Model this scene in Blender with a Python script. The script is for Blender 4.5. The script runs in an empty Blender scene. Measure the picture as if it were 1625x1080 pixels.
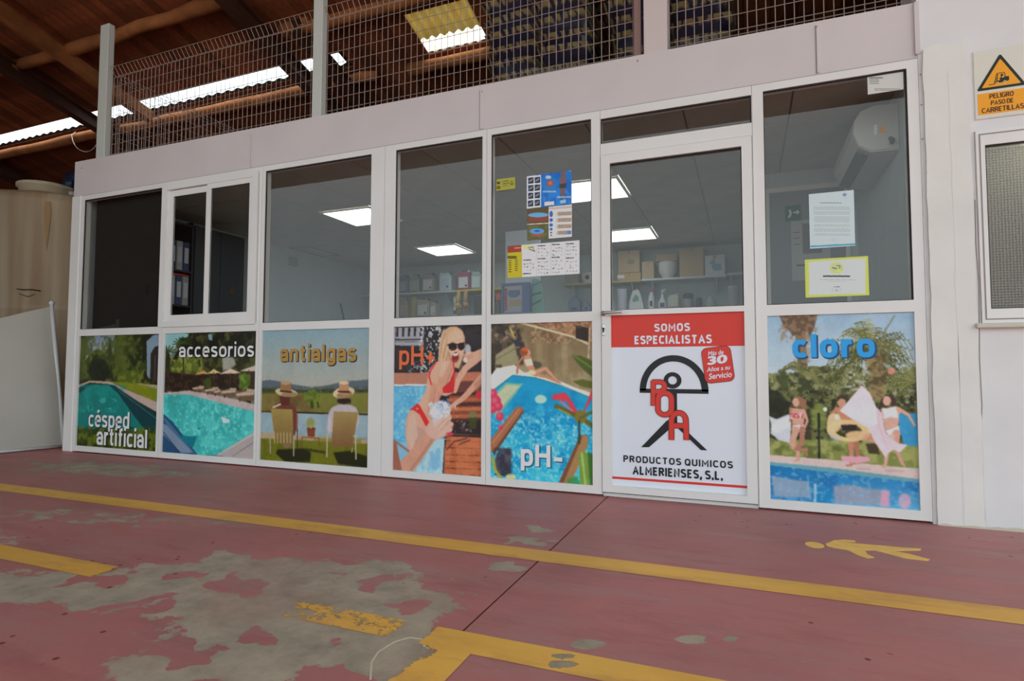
import bpy, bmesh, math, random
import numpy as np
from mathutils import Vector, Matrix
C = bpy.context.scene.collection
SC = bpy.context.scene
random.seed(7); RNG = np.random.default_rng(7)
# ------------------------------------------------------------------ camera
YAW, PITCH, ROLL = 0.3796095, 0.0492671, 0.0021024
cam_d = bpy.data.cameras.new('camera'); cam = bpy.data.objects.new('camera', cam_d); C.objects.link(cam)
_f = Vector((-math.sin(YAW)*math.cos(PITCH), math.cos(YAW)*math.cos(PITCH), math.sin(PITCH)))
_r = Vector((math.cos(YAW), math.sin(YAW), 0)); _u = _r.cross(_f)
_r2 = _r*math.cos(ROLL) + _u*math.sin(ROLL); _u2 = -_r*math.sin(ROLL) + _u*math.cos(ROLL)
cam.matrix_world = Matrix(((_r2.x, _u2.x, -_f.x, 0), (_r2.y, _u2.y, -_f.y, -3.5329), (_r2.z, _u2.z, -_f.z, 0.76878), (0, 0, 0, 1)))
cam_d.sensor_width = 36; cam_d.lens = 924.7/1625*36; cam_d.clip_start = 0.02; cam_d.clip_end = 200
SC.camera = cam
SC.view_settings.view_transform = 'Standard'; SC.view_settings.look = 'None'
SC.view_settings.gamma = 1; SC.view_settings.use_curve_mapping = False
SC.view_settings.exposure = 0.0
# ------------------------------------------------------------------ sky and sun
W = bpy.data.worlds.new('sky'); SC.world = W; W.use_nodes = True
bg = W.node_tree.nodes['Background']; bg.inputs[0].default_value = (0.84, 0.95, 1.0, 1); bg.inputs[1].default_value = 1.9
sd = bpy.data.lights.new('sun', 'SUN'); sd.energy = 3.2; sd.angle = math.radians(1.5); sd.color = (1, .95, .88)
so = bpy.data.objects.new('sun', sd); C.objects.link(so); so.rotation_euler = (math.radians(18), math.radians(14), 0)
PANEL_EMIT = 3.5
# ------------------------------------------------------------------ materials
def lin(c):
    c = np.asarray(c, float)/255.0
    return np.where(c <= .04045, c/12.92, ((c+.055)/1.055)**2.4)
MATS = {}
def mat(name, rgb, rough=.6, metal=0, noise=0, nscale=8, bump=0, bscale=60, spec=.4, emit=0, rand=0):
    """rgb = sRGB 0-255 of the surface itself"""
    if name in MATS: return MATS[name]
    m = bpy.data.materials.new(name); m.use_nodes = True; nt = m.node_tree; n = nt.nodes; b = n['Principled BSDF']
    col = (*lin(rgb), 1)
    b.inputs['Base Color'].default_value = col; b.inputs['Roughness'].default_value = rough
    b.inputs['Metallic'].default_value = metal; b.inputs['Specular IOR Level'].default_value = spec
    tc = n.new('ShaderNodeTexCoord')
    if noise or rand:
        hsv = n.new('ShaderNodeHueSaturation'); hsv.inputs['Color'].default_value = col
        val = None
        if noise:
            nz = n.new('ShaderNodeTexNoise'); nz.inputs['Scale'].default_value = nscale; nz.inputs['Detail'].default_value = 6
            nt.links.new(tc.outputs['Object'], nz.inputs['Vector'])
            mr = n.new('ShaderNodeMapRange'); mr.inputs[1].default_value = .3; mr.inputs[2].default_value = .7
            mr.inputs[3].default_value = 1-noise; mr.inputs[4].default_value = 1+noise
            nt.links.new(nz.outputs[0], mr.inputs[0]); val = mr.outputs[0]
        if rand:
            oi = n.new('ShaderNodeObjectInfo'); m2 = n.new('ShaderNodeMapRange'); m2.inputs[3].default_value = 1-rand; m2.inputs[4].default_value = 1+rand
            nt.links.new(oi.outputs['Random'], m2.inputs[0])
            if val is None: val = m2.outputs[0]
            else:
                mm = n.new('ShaderNodeMath'); mm.operation = 'MULTIPLY'; nt.links.new(val, mm.inputs[0]); nt.links.new(m2.outputs[0], mm.inputs[1]); val = mm.outputs[0]
        nt.links.new(val, hsv.inputs['Value']); nt.links.new(hsv.outputs[0], b.inputs['Base Color'])
    if bump:
        nb = n.new('ShaderNodeTexNoise'); nb.inputs['Scale'].default_value = bscale; nb.inputs['Detail'].default_value = 4
        nt.links.new(tc.outputs['Object'], nb.inputs['Vector'])
        bp = n.new('ShaderNodeBump'); bp.inputs['Strength'].default_value = bump; bp.inputs['Distance'].default_value = .01
        nt.links.new(nb.outputs[0], bp.inputs['Height']); nt.links.new(bp.outputs[0], b.inputs['Normal'])
    if emit:
        b.inputs['Emission Color'].default_value = (0.95, 0.98, 1, 1); b.inputs['Emission Strength'].default_value = emit
    MATS[name] = m; return m
def glass_mat(name, tint, rough=0.0, base=.04, bump=False):
    m = bpy.data.materials.new(name); m.use_nodes = True; nt = m.node_tree; n = nt.nodes; n.remove(n['Principled BSDF'])
    out = n['Material Output']; tr = n.new('ShaderNodeBsdfTransparent'); tr.inputs[0].default_value = (*tint, 1)
    gl = n.new('ShaderNodeBsdfGlossy'); gl.inputs['Roughness'].default_value = rough; gl.inputs[0].default_value = (1, 1, 1, 1)
    lw = n.new('ShaderNodeLayerWeight'); lw.inputs[0].default_value = .5
    p = n.new('ShaderNodeMath'); p.operation = 'POWER'; p.inputs[1].default_value = 5; nt.links.new(lw.outputs['Facing'], p.inputs[0])
    ma = n.new('ShaderNodeMath'); ma.operation = 'MULTIPLY_ADD'; ma.inputs[1].default_value = 1-base; ma.inputs[2].default_value = base; nt.links.new(p.outputs[0], ma.inputs[0])
    mx = n.new('ShaderNodeMixShader'); nt.links.new(ma.outputs[0], mx.inputs[0]); nt.links.new(tr.outputs[0], mx.inputs[1]); nt.links.new(gl.outputs[0], mx.inputs[2])
    nt.links.new(mx.outputs[0], out.inputs[0]); MATS[name] = m; return m
M_FRAME = mat('white_aluminium', (232, 230, 226), .42, noise=.03, nscale=3)
M_FASCIA = mat('fascia_paint', (214, 205, 204), .55, noise=.04, nscale=2)
M_GASKET = mat('black_gasket', (22, 22, 22), .6)
M_SEAM = mat('seam_grey', (150, 142, 138), .7)
M_WALL = mat('cream_plaster', (226, 225, 224), .8, noise=.05, nscale=2.5, bump=.25, bscale=9)
M_PILLAR = mat('pillar_plaster', (230, 228, 222), .8, noise=.05, nscale=3, bump=.35, bscale=12)
M_GLASS = glass_mat('clear_glass', (.86, .86, .83), 0, .042)
M_DARKGLASS = M_GLASS
M_INWALL = mat('interior_paint', (196, 206, 208), .8, noise=.03)
M_TILE = mat('ceiling_tile', (204, 200, 188), .9, noise=.06, nscale=4)
M_TBAR = mat('ceiling_grid', (225, 225, 220), .6)
M_WOODBOARD = mat('roof_board_wood', (136, 76, 46), .75, noise=.35, nscale=5, rand=.35)
M_PURLIN = mat('purlin_wood', (168, 108, 64), .8, noise=.25, nscale=4, bump=.5, bscale=15)
M_STEEL = mat('brown_steel', (82, 52, 40), .55, noise=.15, nscale=5)
M_WIRE = mat('galvanised_wire', (176, 160, 150), .45, metal=.3)
M_POST = mat('post_paint', (205, 205, 198), .5)
M_WHITE = mat('white_plastic', (222, 226, 226), .4)
M_BLACK = mat('black_paint', (20, 20, 22), .5)
M_DARK = mat('dark_board', (34, 33, 30), .85)
M_CARD = mat('cardboard', (168, 146, 112), .8, noise=.06)
M_CHROME = mat('satin_metal', (190, 188, 184), .3, metal=.9)
M_RED = mat('print_red', (222, 58, 45), .45)
M_INK = mat('print_black', (18, 20, 26), .45)
M_PWHITE = mat('print_white', (232, 237, 246), .4)
M_YELLOWSIGN = mat('sign_yellow', (246, 166, 10), .45)
M_SIGNINK = mat('sign_ink', (16, 30, 20), .5)

# ------------------------------------------------------------------ mesh helpers
def tag(o, label=None, cat=None, group=None, kind=None):
    if label: o['label'] = label
    if cat: o['category'] = cat
    if group: o['group'] = group
    if kind: o['kind'] = kind
    return o
def empty(name, loc=(0, 0, 0), rz=0, label=None, cat=None, group=None, kind=None, parent=None):
    o = bpy.data.objects.new(name, None); C.objects.link(o); o.location = loc; o.rotation_euler = (0, 0, rz); o.empty_display_size = .05
    if parent: o.parent = parent
    return tag(o, label, cat, group, kind)
class MB:
    def __init__(s): s.v = []; s.f = []; s.sm = []
    def add(s, vs, fs, smooth=False):
        k = len(s.v); s.v += [tuple(p) for p in vs]; s.f += [tuple(i+k for i in f) for f in fs]; s.sm += [smooth]*len(fs); return s
    def box(s, x0, x1, y0, y1, z0, z1):
        return s.add([(x0,y0,z0),(x1,y0,z0),(x1,y1,z0),(x0,y1,z0),(x0,y0,z1),(x1,y0,z1),(x1,y1,z1),(x0,y1,z1)],
                     [(0,3,2,1),(4,5,6,7),(0,1,5,4),(1,2,6,5),(2,3,7,6),(3,0,4,7)])
    def bbox(s, x0, x1, y0, y1, z0, z1, b=.004):
        """box with bevelled vertical and horizontal edges"""
        bm = bmesh.new(); bmesh.ops.create_cube(bm, size=1)
        for v in bm.verts:
            v.co = Vector((x0+(v.co.x+.5)*(x1-x0), y0+(v.co.y+.5)*(y1-y0), z0+(v.co.z+.5)*(z1-z0)))
        bmesh.ops.bevel(bm, geom=list(bm.edges), offset=b, segments=1, affect='EDGES')
        bm.verts.index_update()
        s.add([v.co[:] for v in bm.verts], [[v.index for v in f.verts] for f in bm.faces]); bm.free(); return s
    def tube(s, pts, r, n=6, smooth=True, cap=True):
        pts = [Vector(p) for p in pts]; rs = r if isinstance(r, (list, tuple)) else [r]*len(pts)
        vs = []; up = Vector((0, 0, 1)); fs = []
        for i, p in enumerate(pts):
            d = (pts[min(i+1, len(pts)-1)]-pts[max(i-1, 0)]).normalized()
            a = d.cross(up if abs(d.z) < .95 else Vector((1, 0, 0))).normalized(); b = d.cross(a)
            for j in range(n):
                t = 2*math.pi*j/n; vs.append(p + (a*math.cos(t)+b*math.sin(t))*rs[i])
        for i in range(len(pts)-1):
            for j in range(n):
                fs.append((i*n+j, i*n+(j+1) % n, (i+1)*n+(j+1) % n, (i+1)*n+j))
        if cap: fs.append(tuple(range(n))[::-1]); fs.append(tuple((len(pts)-1)*n+j for j in range(n)))
        return s.add(vs, fs, smooth)
    def lathe(s, prof, c=(0, 0, 0), n=20, sy=1.0, axis='z'):
        vs = []; fs = []
        for (r, z) in prof:
            for j in range(n):
                t = 2*math.pi*j/n; p = (r*math.cos(t), r*math.sin(t)*sy, z)
                if axis == 'y': p = (p[0], z, p[1])
                vs.append((c[0]+p[0], c[1]+p[1], c[2]+p[2]))
        for i in range(len(prof)-1):
            for j in range(n): fs.append((i*n+j, i*n+(j+1) % n, (i+1)*n+(j+1) % n, (i+1)*n+j))
        fs.append(tuple(range(n))[::-1]); fs.append(tuple((len(prof)-1)*n+j for j in range(n)))
        return s.add(vs, fs, n >= 12)
    def prism(s, poly, y0, y1, axis='y'):
        """polygon (a,b) extruded: axis y -> (a,y,b); z -> (a,b,z); x -> (x,a,b)"""
        n = len(poly)
        def mk(p, t): return {'y': (p[0], t, p[1]), 'z': (p[0], p[1], t), 'x': (t, p[0], p[1])}[axis]
        vs = [mk(p, y0) for p in poly]+[mk(p, y1) for p in poly]
        return s.add(vs, [tuple(range(n)), tuple(range(2*n-1, n-1, -1))]+[(i, i+n, (i+1) % n+n, (i+1) % n) for i in range(n)])
    def band(s, outer, inner, y0, y1, axis='y', closed=True):
        n = len(outer)
        def mk(p, t): return {'y': (p[0], t, p[1]), 'z': (p[0], p[1], t), 'x': (t, p[0], p[1])}[axis]
        vs = [mk(p, t) for t in (y0, y1) for q in (outer, inner) for p in q]; fs = []
        for i in range(n if closed else n-1):
            j = (i+1) % n
            fs += [(i, j, n+j, n+i), (2*n+i, 3*n+i, 3*n+j, 2*n+j), (i, 2*n+i, 2*n+j, j), (n+i, n+j, 3*n+j, 3*n+i)]
        if not closed: fs += [(0, n, 3*n, 2*n), (n-1, 3*n-1, 4*n-1, 2*n-1)]
        return s.add(vs, fs)
    def frame(s, x0, x1, z0, z1, wl, wr, wb, wt, y0, y1):
        o = [(x0, z0), (x1, z0), (x1, z1), (x0, z1)]; i = [(x0+wl, z0+wb), (x1-wr, z0+wb), (x1-wr, z1-wt), (x0+wl, z1-wt)]
        return s.band(o, i, y0, y1)
    def mesh(s, name, m):
        me = bpy.data.meshes.new(name); me.from_pydata(s.v, [], s.f); me.materials.append(m)
        if any(s.sm): me.polygons.foreach_set('use_smooth', s.sm)
        bm = bmesh.new(); bm.from_mesh(me); bmesh.ops.recalc_face_normals(bm, faces=bm.faces); bm.to_mesh(me); bm.free()
        return me
    def build(s, name, m, parent=None, loc=(0, 0, 0), **kw):
        return link(name, s.mesh(name, m), parent, loc, **kw)
def link(name, me, parent=None, loc=(0, 0, 0), rot=None, label=None, cat=None, group=None, kind=None):
    o = bpy.data.objects.new(name, me); C.objects.link(o); o.location = loc
    if rot: o.rotation_euler = rot
    if parent: o.parent = parent
    return tag(o, label, cat, group, kind)
def copy_tree(o, parent=None, **kw):
    c = o.copy(); C.objects.link(c)
    if parent: c.parent = parent
    for ch in list(o.children): copy_tree(ch, c)
    return c
def circ(cx, cz, rx, rz=None, n=32, a0=0, a1=360):
    rz = rx if rz is None else rz; full = abs(a1-a0) >= 360; k = n if full else n+1
    return [(cx+rx*math.cos(math.radians(a0+(a1-a0)*i/n)), cz+rz*math.sin(math.radians(a0+(a1-a0)*i/n))) for i in range(k)]
def ribbon(pts, w):
    """offset both sides of a 2-D polyline"""
    p = [Vector(q) for q in pts]; L = []; R = []
    for i in range(len(p)):
        d = (p[min(i+1, len(p)-1)]-p[max(i-1, 0)]).normalized(); nn = Vector((-d.y, d.x)); L.append(tuple(p[i]+nn*w/2)); R.append(tuple(p[i]-nn*w/2))
    return L, R
FONT_CACHE = {}
def text_mesh(s, bold=.02, shear=0.0):
    key = (s, bold, shear)
    if key in FONT_CACHE: return FONT_CACHE[key]
    cu = bpy.data.curves.new('lettering', 'FONT'); cu.body = s; cu.resolution_u = 4; cu.shear = shear; cu.fill_mode = 'BOTH'
    o = bpy.data.objects.new('lettering', cu); C.objects.link(o); bpy.context.view_layer.update()
    dg = bpy.context.evaluated_depsgraph_get(); me = bpy.data.meshes.new_from_object(o.evaluated_get(dg))
    bpy.data.objects.remove(o); co = np.empty(len(me.vertices)*3, 'f'); me.vertices.foreach_get('co', co); co = co.reshape(-1, 3)
    polys = [tuple(p.vertices) for p in me.polygons]; bpy.data.meshes.remove(me)
    cs = []; ps = []; k = 0                                # a bolder cut: the outline set several times, nudged
    for dx, dy in [(0, 0)]+[(bold*math.cos(t*math.pi/4), bold*math.sin(t*math.pi/4)) for t in range(8)]:
        cs.append(co+np.array([dx, dy, len(cs)*.0001])); ps += [tuple(i+k for i in p) for p in polys]; k += len(co)
    FONT_CACHE[key] = (np.concatenate(cs), ps); return FONT_CACHE[key]
def place_text(co, polys, x0, x1, z0, z1, y, m, parent, name, rot=0):
    mn = co.min(0); mx = co.max(0); u = (co[:, 0]-mn[0])/(mx[0]-mn[0]); v = (co[:, 1]-mn[1])/(mx[1]-mn[1])
    X = x0+u*(x1-x0); Z = z0+v*(z1-z0)
    if rot:
        cx, cz = (x0+x1)/2, (z0+z1)/2; c, sn = math.cos(rot), math.sin(rot); X, Z = cx+(X-cx)*c-(Z-cz)*sn, cz+(X-cx)*sn+(Z-cz)*c
    me = bpy.data.meshes.new(name); me.from_pydata([(a, y-c, b) for a, b, c in zip(X, Z, co[:, 2])], [], polys); me.materials.append(m)
    return link(name, me, parent)
def text(s, x0, x1, z0, z1, y, m, parent, bold=.03, shear=0.0, name='lettering', rot=0):
    co, polys = text_mesh(s, bold, shear); return place_text(co, polys, x0, x1, z0, z1, y, m, parent, name, rot)
# --- a drawn grotesque: centre-line strokes (cap height 1, x-height .72), set at any weight
def _arc(cx, cy, rx, ry, a0, a1, n=8, sq=1.35):
    out = []
    for i in range(n+1):
        t = math.radians(a0+(a1-a0)*i/n); c, s_ = math.cos(t), math.sin(t); e = 2/(2*sq)
        out.append((cx+rx*math.copysign(abs(c)**e, c), cy+ry*math.copysign(abs(s_)**e, s_)))
    return out
def _o(w, h, x=0, y=0): return _arc(x+w/2, y+h/2, w/2, h/2, 0, 360, 28)
XH = .72
GLY = {   # width, strokes (a closed stroke repeats its first point)
 'A': (.62, [[(0,0),(.31,1),(.62,0)], [(.10,.30),(.52,.30)]]), 'C': (.52, [_arc(.30,.5,.30,.5,48,312,20)]),
 'D': (.56, [[(0,0),(0,1),(.26,1)]+_arc(.26,.5,.30,.5,80,-80,14)+[(.26,0),(0,0)]]), 'E': (.44, [[(.44,0),(0,0),(0,1),(.44,1)], [(0,.52),(.38,.52)]]),
 'G': (.56, [_arc(.30,.5,.30,.5,48,340,20)+[(.58,.30),(.58,.46),(.34,.46)]]), 'I': (.0, [[(0,0),(0,1)]]), 'L': (.42, [[(0,1),(0,0),(.42,0)]]),
 'M': (.70, [[(0,0),(0,1),(.35,.30),(.70,1),(.70,0)]]), 'N': (.56, [[(0,0),(0,1),(.56,0),(.56,1)]]), 'O': (.58, [_o(.58,1)]),
 'P': (.50, [[(0,0),(0,1),(.25,1)]+_arc(.25,.74,.25,.26,80,-80,10)+[(.25,.48),(0,.48)]]), 'Q': (.58, [_o(.58,1), [(.34,.22),(.58,-.06)]]),
 'R': (.52, [[(0,0),(0,1),(.26,1)]+_arc(.26,.76,.25,.24,80,-80,10)+[(.26,.52),(0,.52)], [(.26,.52),(.54,0)]]),
 'S': (.50, [_arc(.25,.755,.25,.245,28,200,12)+[(.05,.62),(.25,.52),(.45,.42)]+_arc(.25,.245,.25,.245,20,-152,12)]),
 'T': (.54, [[(0,1),(.54,1)], [(.27,1),(.27,0)]]), 'U': (.54, [[(0,1),(0,.30)]+_arc(.27,.28,.27,.28,180,360,12)+[(.54,.30),(.54,1)]]),
 'H': (.56, [[(0,0),(0,1)], [(.56,0),(.56,1)], [(0,.52),(.56,.52)]]), '.': (.0, [[(0,-.06),(0,.07)]]), ',': (.02, [[(.03,.08),(.03,-.02),(-.02,-.16)]]), ' ': (.16, []),
 'a': (.42, [_arc(.20,.50,.21,.22,165,60,8)+[(.42,.52),(.42,0)], [(.42,.36)]+_arc(.20,.19,.20,.19,80,300,12)+[(.42,.16)]]),
 'c': (.38, [_arc(.22,.36,.22,.36,50,310,16)]), 'd': (.44, [[(.44,1.02),(.44,0)], _o(.44,.72)]), 'e': (.44, [[(.0,.37),(.44,.37)]+_arc(.22,.36,.22,.36,2,312,24)]),
 'f': (.26, [[(.30,1.02),(.20,1.02),(.11,.96),(.11,.84),(.11,0)], [(-.02,.70),(.27,.70)]]), 'g': (.44, [_o(.44,.72), [(.44,.72),(.44,-.08)]+_arc(.22,-.08,.22,.20,0,-140,10)]),
 'i': (.0, [[(0,0),(0,.71)], [(0,1.05),(0,1.09)]]), 'l': (.0, [[(0,0),(0,1.02)]]), 'n': (.42, [[(0,0),(0,.72)], [(0,.50)]+_arc(.21,.48,.21,.24,150,0,10)+[(.42,0)]]),
 'o': (.46, [_o(.46,.72)]), 'p': (.44, [[(0,.72),(0,-.28)], _o(.44,.72)]), 'r': (.22, [[(0,0),(0,.72)], [(0,.46),(.07,.64),(.16,.70),(.27,.70)]]),
 's': (.38, [_arc(.19,.54,.19,.18,30,200,10)+[(.04,.44),(.19,.37),(.34,.30)]+_arc(.19,.18,.19,.18,20,-150,10)]), 't': (.26, [[(.10,.94),(.10,.16),(.14,.03),(.28,.0)], [(-.04,.70),(.27,.70)]]),
 '+': (.42, [[(0,.36),(.42,.36)], [(.21,.12),(.21,.60)]]), '-': (.36, [[(0,.36),(.36,.36)]])}
GLY['é'] = (GLY['e'][0], GLY['e'][1]+[[(.18,1.0),(.32,1.14)]])
def miter(pts, w):
    p = [Vector(q) for q in pts]; closed = (p[0]-p[-1]).length < 1e-4
    if closed: p = p[:-1]
    n = len(p); L = []; R = []
    for i in range(n):
        a = p[i-1] if (i > 0 or closed) else None; b = p[(i+1) % n] if (i < n-1 or closed) else None
        d1 = (p[i]-a).normalized() if a is not None else None; d2 = (b-p[i]).normalized() if b is not None else None
        if d1 is None: d1 = d2
        if d2 is None: d2 = d1
        n1 = Vector((-d1.y, d1.x)); n2 = Vector((-d2.y, d2.x)); m = n1+n2
        m = n1 if m.length < .2 else m.normalized(); k = min(1/max(.35, m.dot(n1)), 1.42)
        L.append(p[i]+m*w/2*k); R.append(p[i]-m*w/2*k)
    return L, R, closed
def grotesk(s, x0, x1, z0, z1, y, m, parent, wt=.2, gap=.08, name='lettering', grow=0):
    """wt = stroke weight as a part of the cap height; the string fills the box x0..x1, z0..z1"""
    vs = []; fs = []; cur = 0; pos = []; lay = 0
    for ch in s:
        w, st = GLY[ch]; pos.append((ch, cur, st)); cur += w*1.0+(wt+gap if ch != ' ' else gap)
    # advance in cap heights; horizontal and vertical scale differ, so the strokes are built in final space
    zs = [q[1] for _, _, st in pos for path in st for q in path]; xs = [cx+q[0] for _, cx, st in pos for path in st for q in path]
    zlo, zhi, xlo, xhi = min(zs), max(zs), min(xs), max(xs)
    H = (z1-z0)/(zhi-zlo+wt*.9); t = wt*H; sz = H; sx = (x1-x0-t)/(xhi-xlo)
    flat = lambda zz: z0+t*.45+(zz-zlo)*sz
    for ch, cx, st in pos:
        lay = lay % 4
        for path in st:
            P_ = [(x0+t/2+(cx+q[0]-xlo)*sx, flat(q[1])) for q in path]
            L, R, cl = miter(P_, t+grow); k = len(vs); n = len(L)
            if not cl:   # square ends that reach the cap line
                d0 = (Vector(P_[0])-Vector(P_[1])).normalized()*t*.45*(1 if abs(P_[0][1]-P_[1][1]) > abs(P_[0][0]-P_[1][0])*2 else .25); d1 = (Vector(P_[-1])-Vector(P_[-2])).normalized()*t*.45*(1 if abs(P_[-1][1]-P_[-2][1]) > abs(P_[-1][0]-P_[-2][0])*2 else .25)
                L[0] = L[0]+d0; R[0] = R[0]+d0; L[-1] = L[-1]+d1; R[-1] = R[-1]+d1
            yl = y-.00012*lay; lay += 1; vs += [(q[0], yl, q[1]) for q in L]+[(q[0], yl, q[1]) for q in R]
            for i in range(n if cl else n-1): j = (i+1) % n; fs.append((k+i, k+j, k+n+j, k+n+i))
    me = bpy.data.meshes.new(name); me.from_pydata(vs, [], fs); me.materials.append(m); return link(name, me, parent)

# ------------------------------------------------------------------ printed pictures: colours painted by code onto a fine grid
def vnoise(h, w, cells, seed):
    r = np.random.default_rng(seed); out = np.zeros((h, w)); amp = 1; tot = 0
    for o in range(4):
        k = cells*2**o
        gh = max(2, int(k*h/w)+2); gw = k+2; g = r.random((gh, gw))
        yy = np.linspace(0, gh-1.001, h); xx = np.linspace(0, gw-1.001, w); y0 = yy.astype(int); x0 = xx.astype(int)
        fy = (yy-y0)[:, None]; fx = (xx-x0)[None]; fy = fy*fy*(3-2*fy); fx = fx*fx*(3-2*fx)
        a = g[y0][:, x0]; b = g[y0][:, x0+1]; c = g[y0+1][:, x0]; d = g[y0+1][:, x0+1]
        out += amp*((a*(1-fx)+b*fx)*(1-fy)+(c*(1-fx)+d*fx)*fy); tot += amp; amp *= .55
    return out/tot
class Pic:
    """Canvas. quad = corner points (TL,TR,BR,BL) of the print in the sketch units used by the drawing calls."""
    def __init__(s, quad, width, height, cell, bgc):
        s.w = max(8, int(width/cell)); s.h = max(8, int(height/cell)); s.W = width; s.H = height
        src = [(0, 0), (1, 0), (1, 1), (0, 1)]; A = []; B = []
        for (x, y), (u, v) in zip(quad, src):
            A += [[x, y, 1, 0, 0, 0, -u*x, -u*y], [0, 0, 0, x, y, 1, -v*x, -v*y]]; B += [u, v]
        k = np.linalg.solve(np.array(A, float), np.array(B, float)); s.Hm = np.append(k, 1).reshape(3, 3); Hi = np.linalg.inv(s.Hm)
        U, V = np.meshgrid((np.arange(s.w))/(s.w-1), (np.arange(s.h))/(s.h-1)); q = np.stack([U, V, np.ones_like(U)], -1) @ Hi.T
        s.X = q[..., 0]/q[..., 2]; s.Y = q[..., 1]/q[..., 2]
        s.im = np.zeros((s.h, s.w, 3)); s.im[:] = bgc; s.seed = 1
    def uv(s, x, y):
        a = s.Hm @ np.array([x, y, 1.0]); return a[0]/a[2], a[1]/a[2]
    def blend(s, m, col, a=1.0):
        m = np.clip(m*a, 0, 1)[..., None]; s.im = s.im*(1-m)+np.asarray(col, float)*m; return s
    def soft(s, m, k):
        for _ in range(k):
            p = np.pad(m, 1, 'edge'); m = (p[1:-1, 1:-1]*2+p[:-2, 1:-1]+p[2:, 1:-1]+p[1:-1, :-2]+p[1:-1, 2:])/6
        return m
    def mask(s, poly, k=1):
        m = np.zeros(s.X.shape, bool); n = len(poly)
        for i in range(n):
            x1, y1 = poly[i]; x2, y2 = poly[(i+1) % n]
            if y1 == y2: continue
            c = ((y1 > s.Y) != (y2 > s.Y)) & (s.X < (x2-x1)*(s.Y-y1)/(y2-y1)+x1); m ^= c
        return s.soft(m.astype(float), k)
    def poly(s, pts, col, a=1, k=1): return s.blend(s.mask(pts, k), col, a)
    def ell(s, cx, cy, rx, ry, col, a=1, k=1, rot=0, ring=0):
        t = math.radians(rot); dx = s.X-cx; dy = s.Y-cy; u = (dx*math.cos(t)+dy*math.sin(t))/rx; v = (-dx*math.sin(t)+dy*math.cos(t))/ry
        d = np.hypot(u, v); m = (d < 1).astype(float)
        if ring: m = ((d < 1) & (d > ring)).astype(float)
        return s.blend(s.soft(m, k), col, a)
    def line(s, pts, w, col, a=1, k=1, w2=None):
        best = np.zeros(s.X.shape, bool); n = len(pts)-1; w2 = w if w2 is None else w2
        for i in range(n):
            (x1, y1), (x2, y2) = pts[i], pts[i+1]; L = (x2-x1)**2+(y2-y1)**2+1e-9
            t = np.clip(((s.X-x1)*(x2-x1)+(s.Y-y1)*(y2-y1))/L, 0, 1); d = np.hypot(s.X-x1-t*(x2-x1), s.Y-y1-t*(y2-y1))
            ww = w+(w2-w)*(i+t)/n; best |= d < ww/2
        return s.blend(s.soft(best.astype(float), k), col, a)
    def grad(s, y0, c0, y1, c1, m=None):
        t = np.clip((s.Y-y0)/(y1-y0), 0, 1)[..., None]; g = np.asarray(c0, float)*(1-t)+np.asarray(c1, float)*t
        m = np.ones(s.X.shape) if m is None else m; s.im = s.im*(1-m[..., None])+g*m[..., None]; return s
    def tex(s, m, col, cells, th=.5, sh=12, a=1):
        s.seed += 1; nz = vnoise(s.h, s.w, cells, s.seed); return s.blend(m*np.clip((nz-th)*sh+.5, 0, 1), col, a)
    def rect(s, x0, y0, x1, y1, f=16):
        r = lambda v: np.clip(v/f+.5, 0, 1)
        return r(s.X-x0)*r(x1-s.X)*r(s.Y-y0)*r(y1-s.Y)
    def mass(s, x0, y0, x1, y1, rough, cols, seed=0):
        """a ragged bank of foliage whose top edge wanders round y0"""
        top = y0+(vnoise(s.h, s.w, 9, 50+seed)-.5)*rough*2; m = np.clip((s.Y-top)/9+.5, 0, 1)*s.rect(x0, y0-rough*1.5, x1, y1)
        s.blend(m, cols[0])
        for k, c in enumerate(cols[1:]): s.tex(m, c, 12+k*11, .5+.02*k, 9, .85)
        return m
    def finish(s, amt=.075):
        g = 1+(vnoise(s.h, s.w, 60, 91)-.5)*amt+(vnoise(s.h, s.w, 10, 92)-.5)*amt; s.im = s.im*g[..., None]
        for c in range(3): s.im[..., c] = s.soft(s.im[..., c], 1)
        return s
    def obj(s, name, x0, z1, y, light, parent, rough=.35):
        """grid mesh in the x-z plane, top-left corner at (x0, z1); light = brightness the sketch colours were judged under"""
        h, w = s.h, s.w; xs = x0+np.linspace(0, s.W, w); zs = z1-np.linspace(0, s.H, h)
        XX, ZZ = np.meshgrid(xs, zs); co = np.stack([XX, np.full_like(XX, y), ZZ], -1).reshape(-1, 3).astype('f')
        idx = np.arange(h*w).reshape(h, w); q = np.stack([idx[:-1, :-1], idx[1:, :-1], idx[1:, 1:], idx[:-1, 1:]], -1).reshape(-1, 4)
        me = bpy.data.meshes.new(name); me.vertices.add(len(co)); me.vertices.foreach_set('co', co.ravel())
        nq = len(q); me.loops.add(nq*4); me.loops.foreach_set('vertex_index', q.ravel().astype('i'))
        me.polygons.add(nq); me.polygons.foreach_set('loop_start', np.arange(0, nq*4, 4, dtype='i')); me.polygons.foreach_set('loop_total', np.full(nq, 4, dtype='i'))
        me.update(calc_edges=True)
        at = me.color_attributes.new('print', 'FLOAT_COLOR', 'POINT'); c = np.clip(lin(np.clip(s.im, 0, 255))/light, 0, .86)
        at.data.foreach_set('color', np.concatenate([c, np.ones((h, w, 1))], -1).reshape(-1).astype('f'))
        me.materials.append(print_mat(rough)); return link(name, me, parent)
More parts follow.
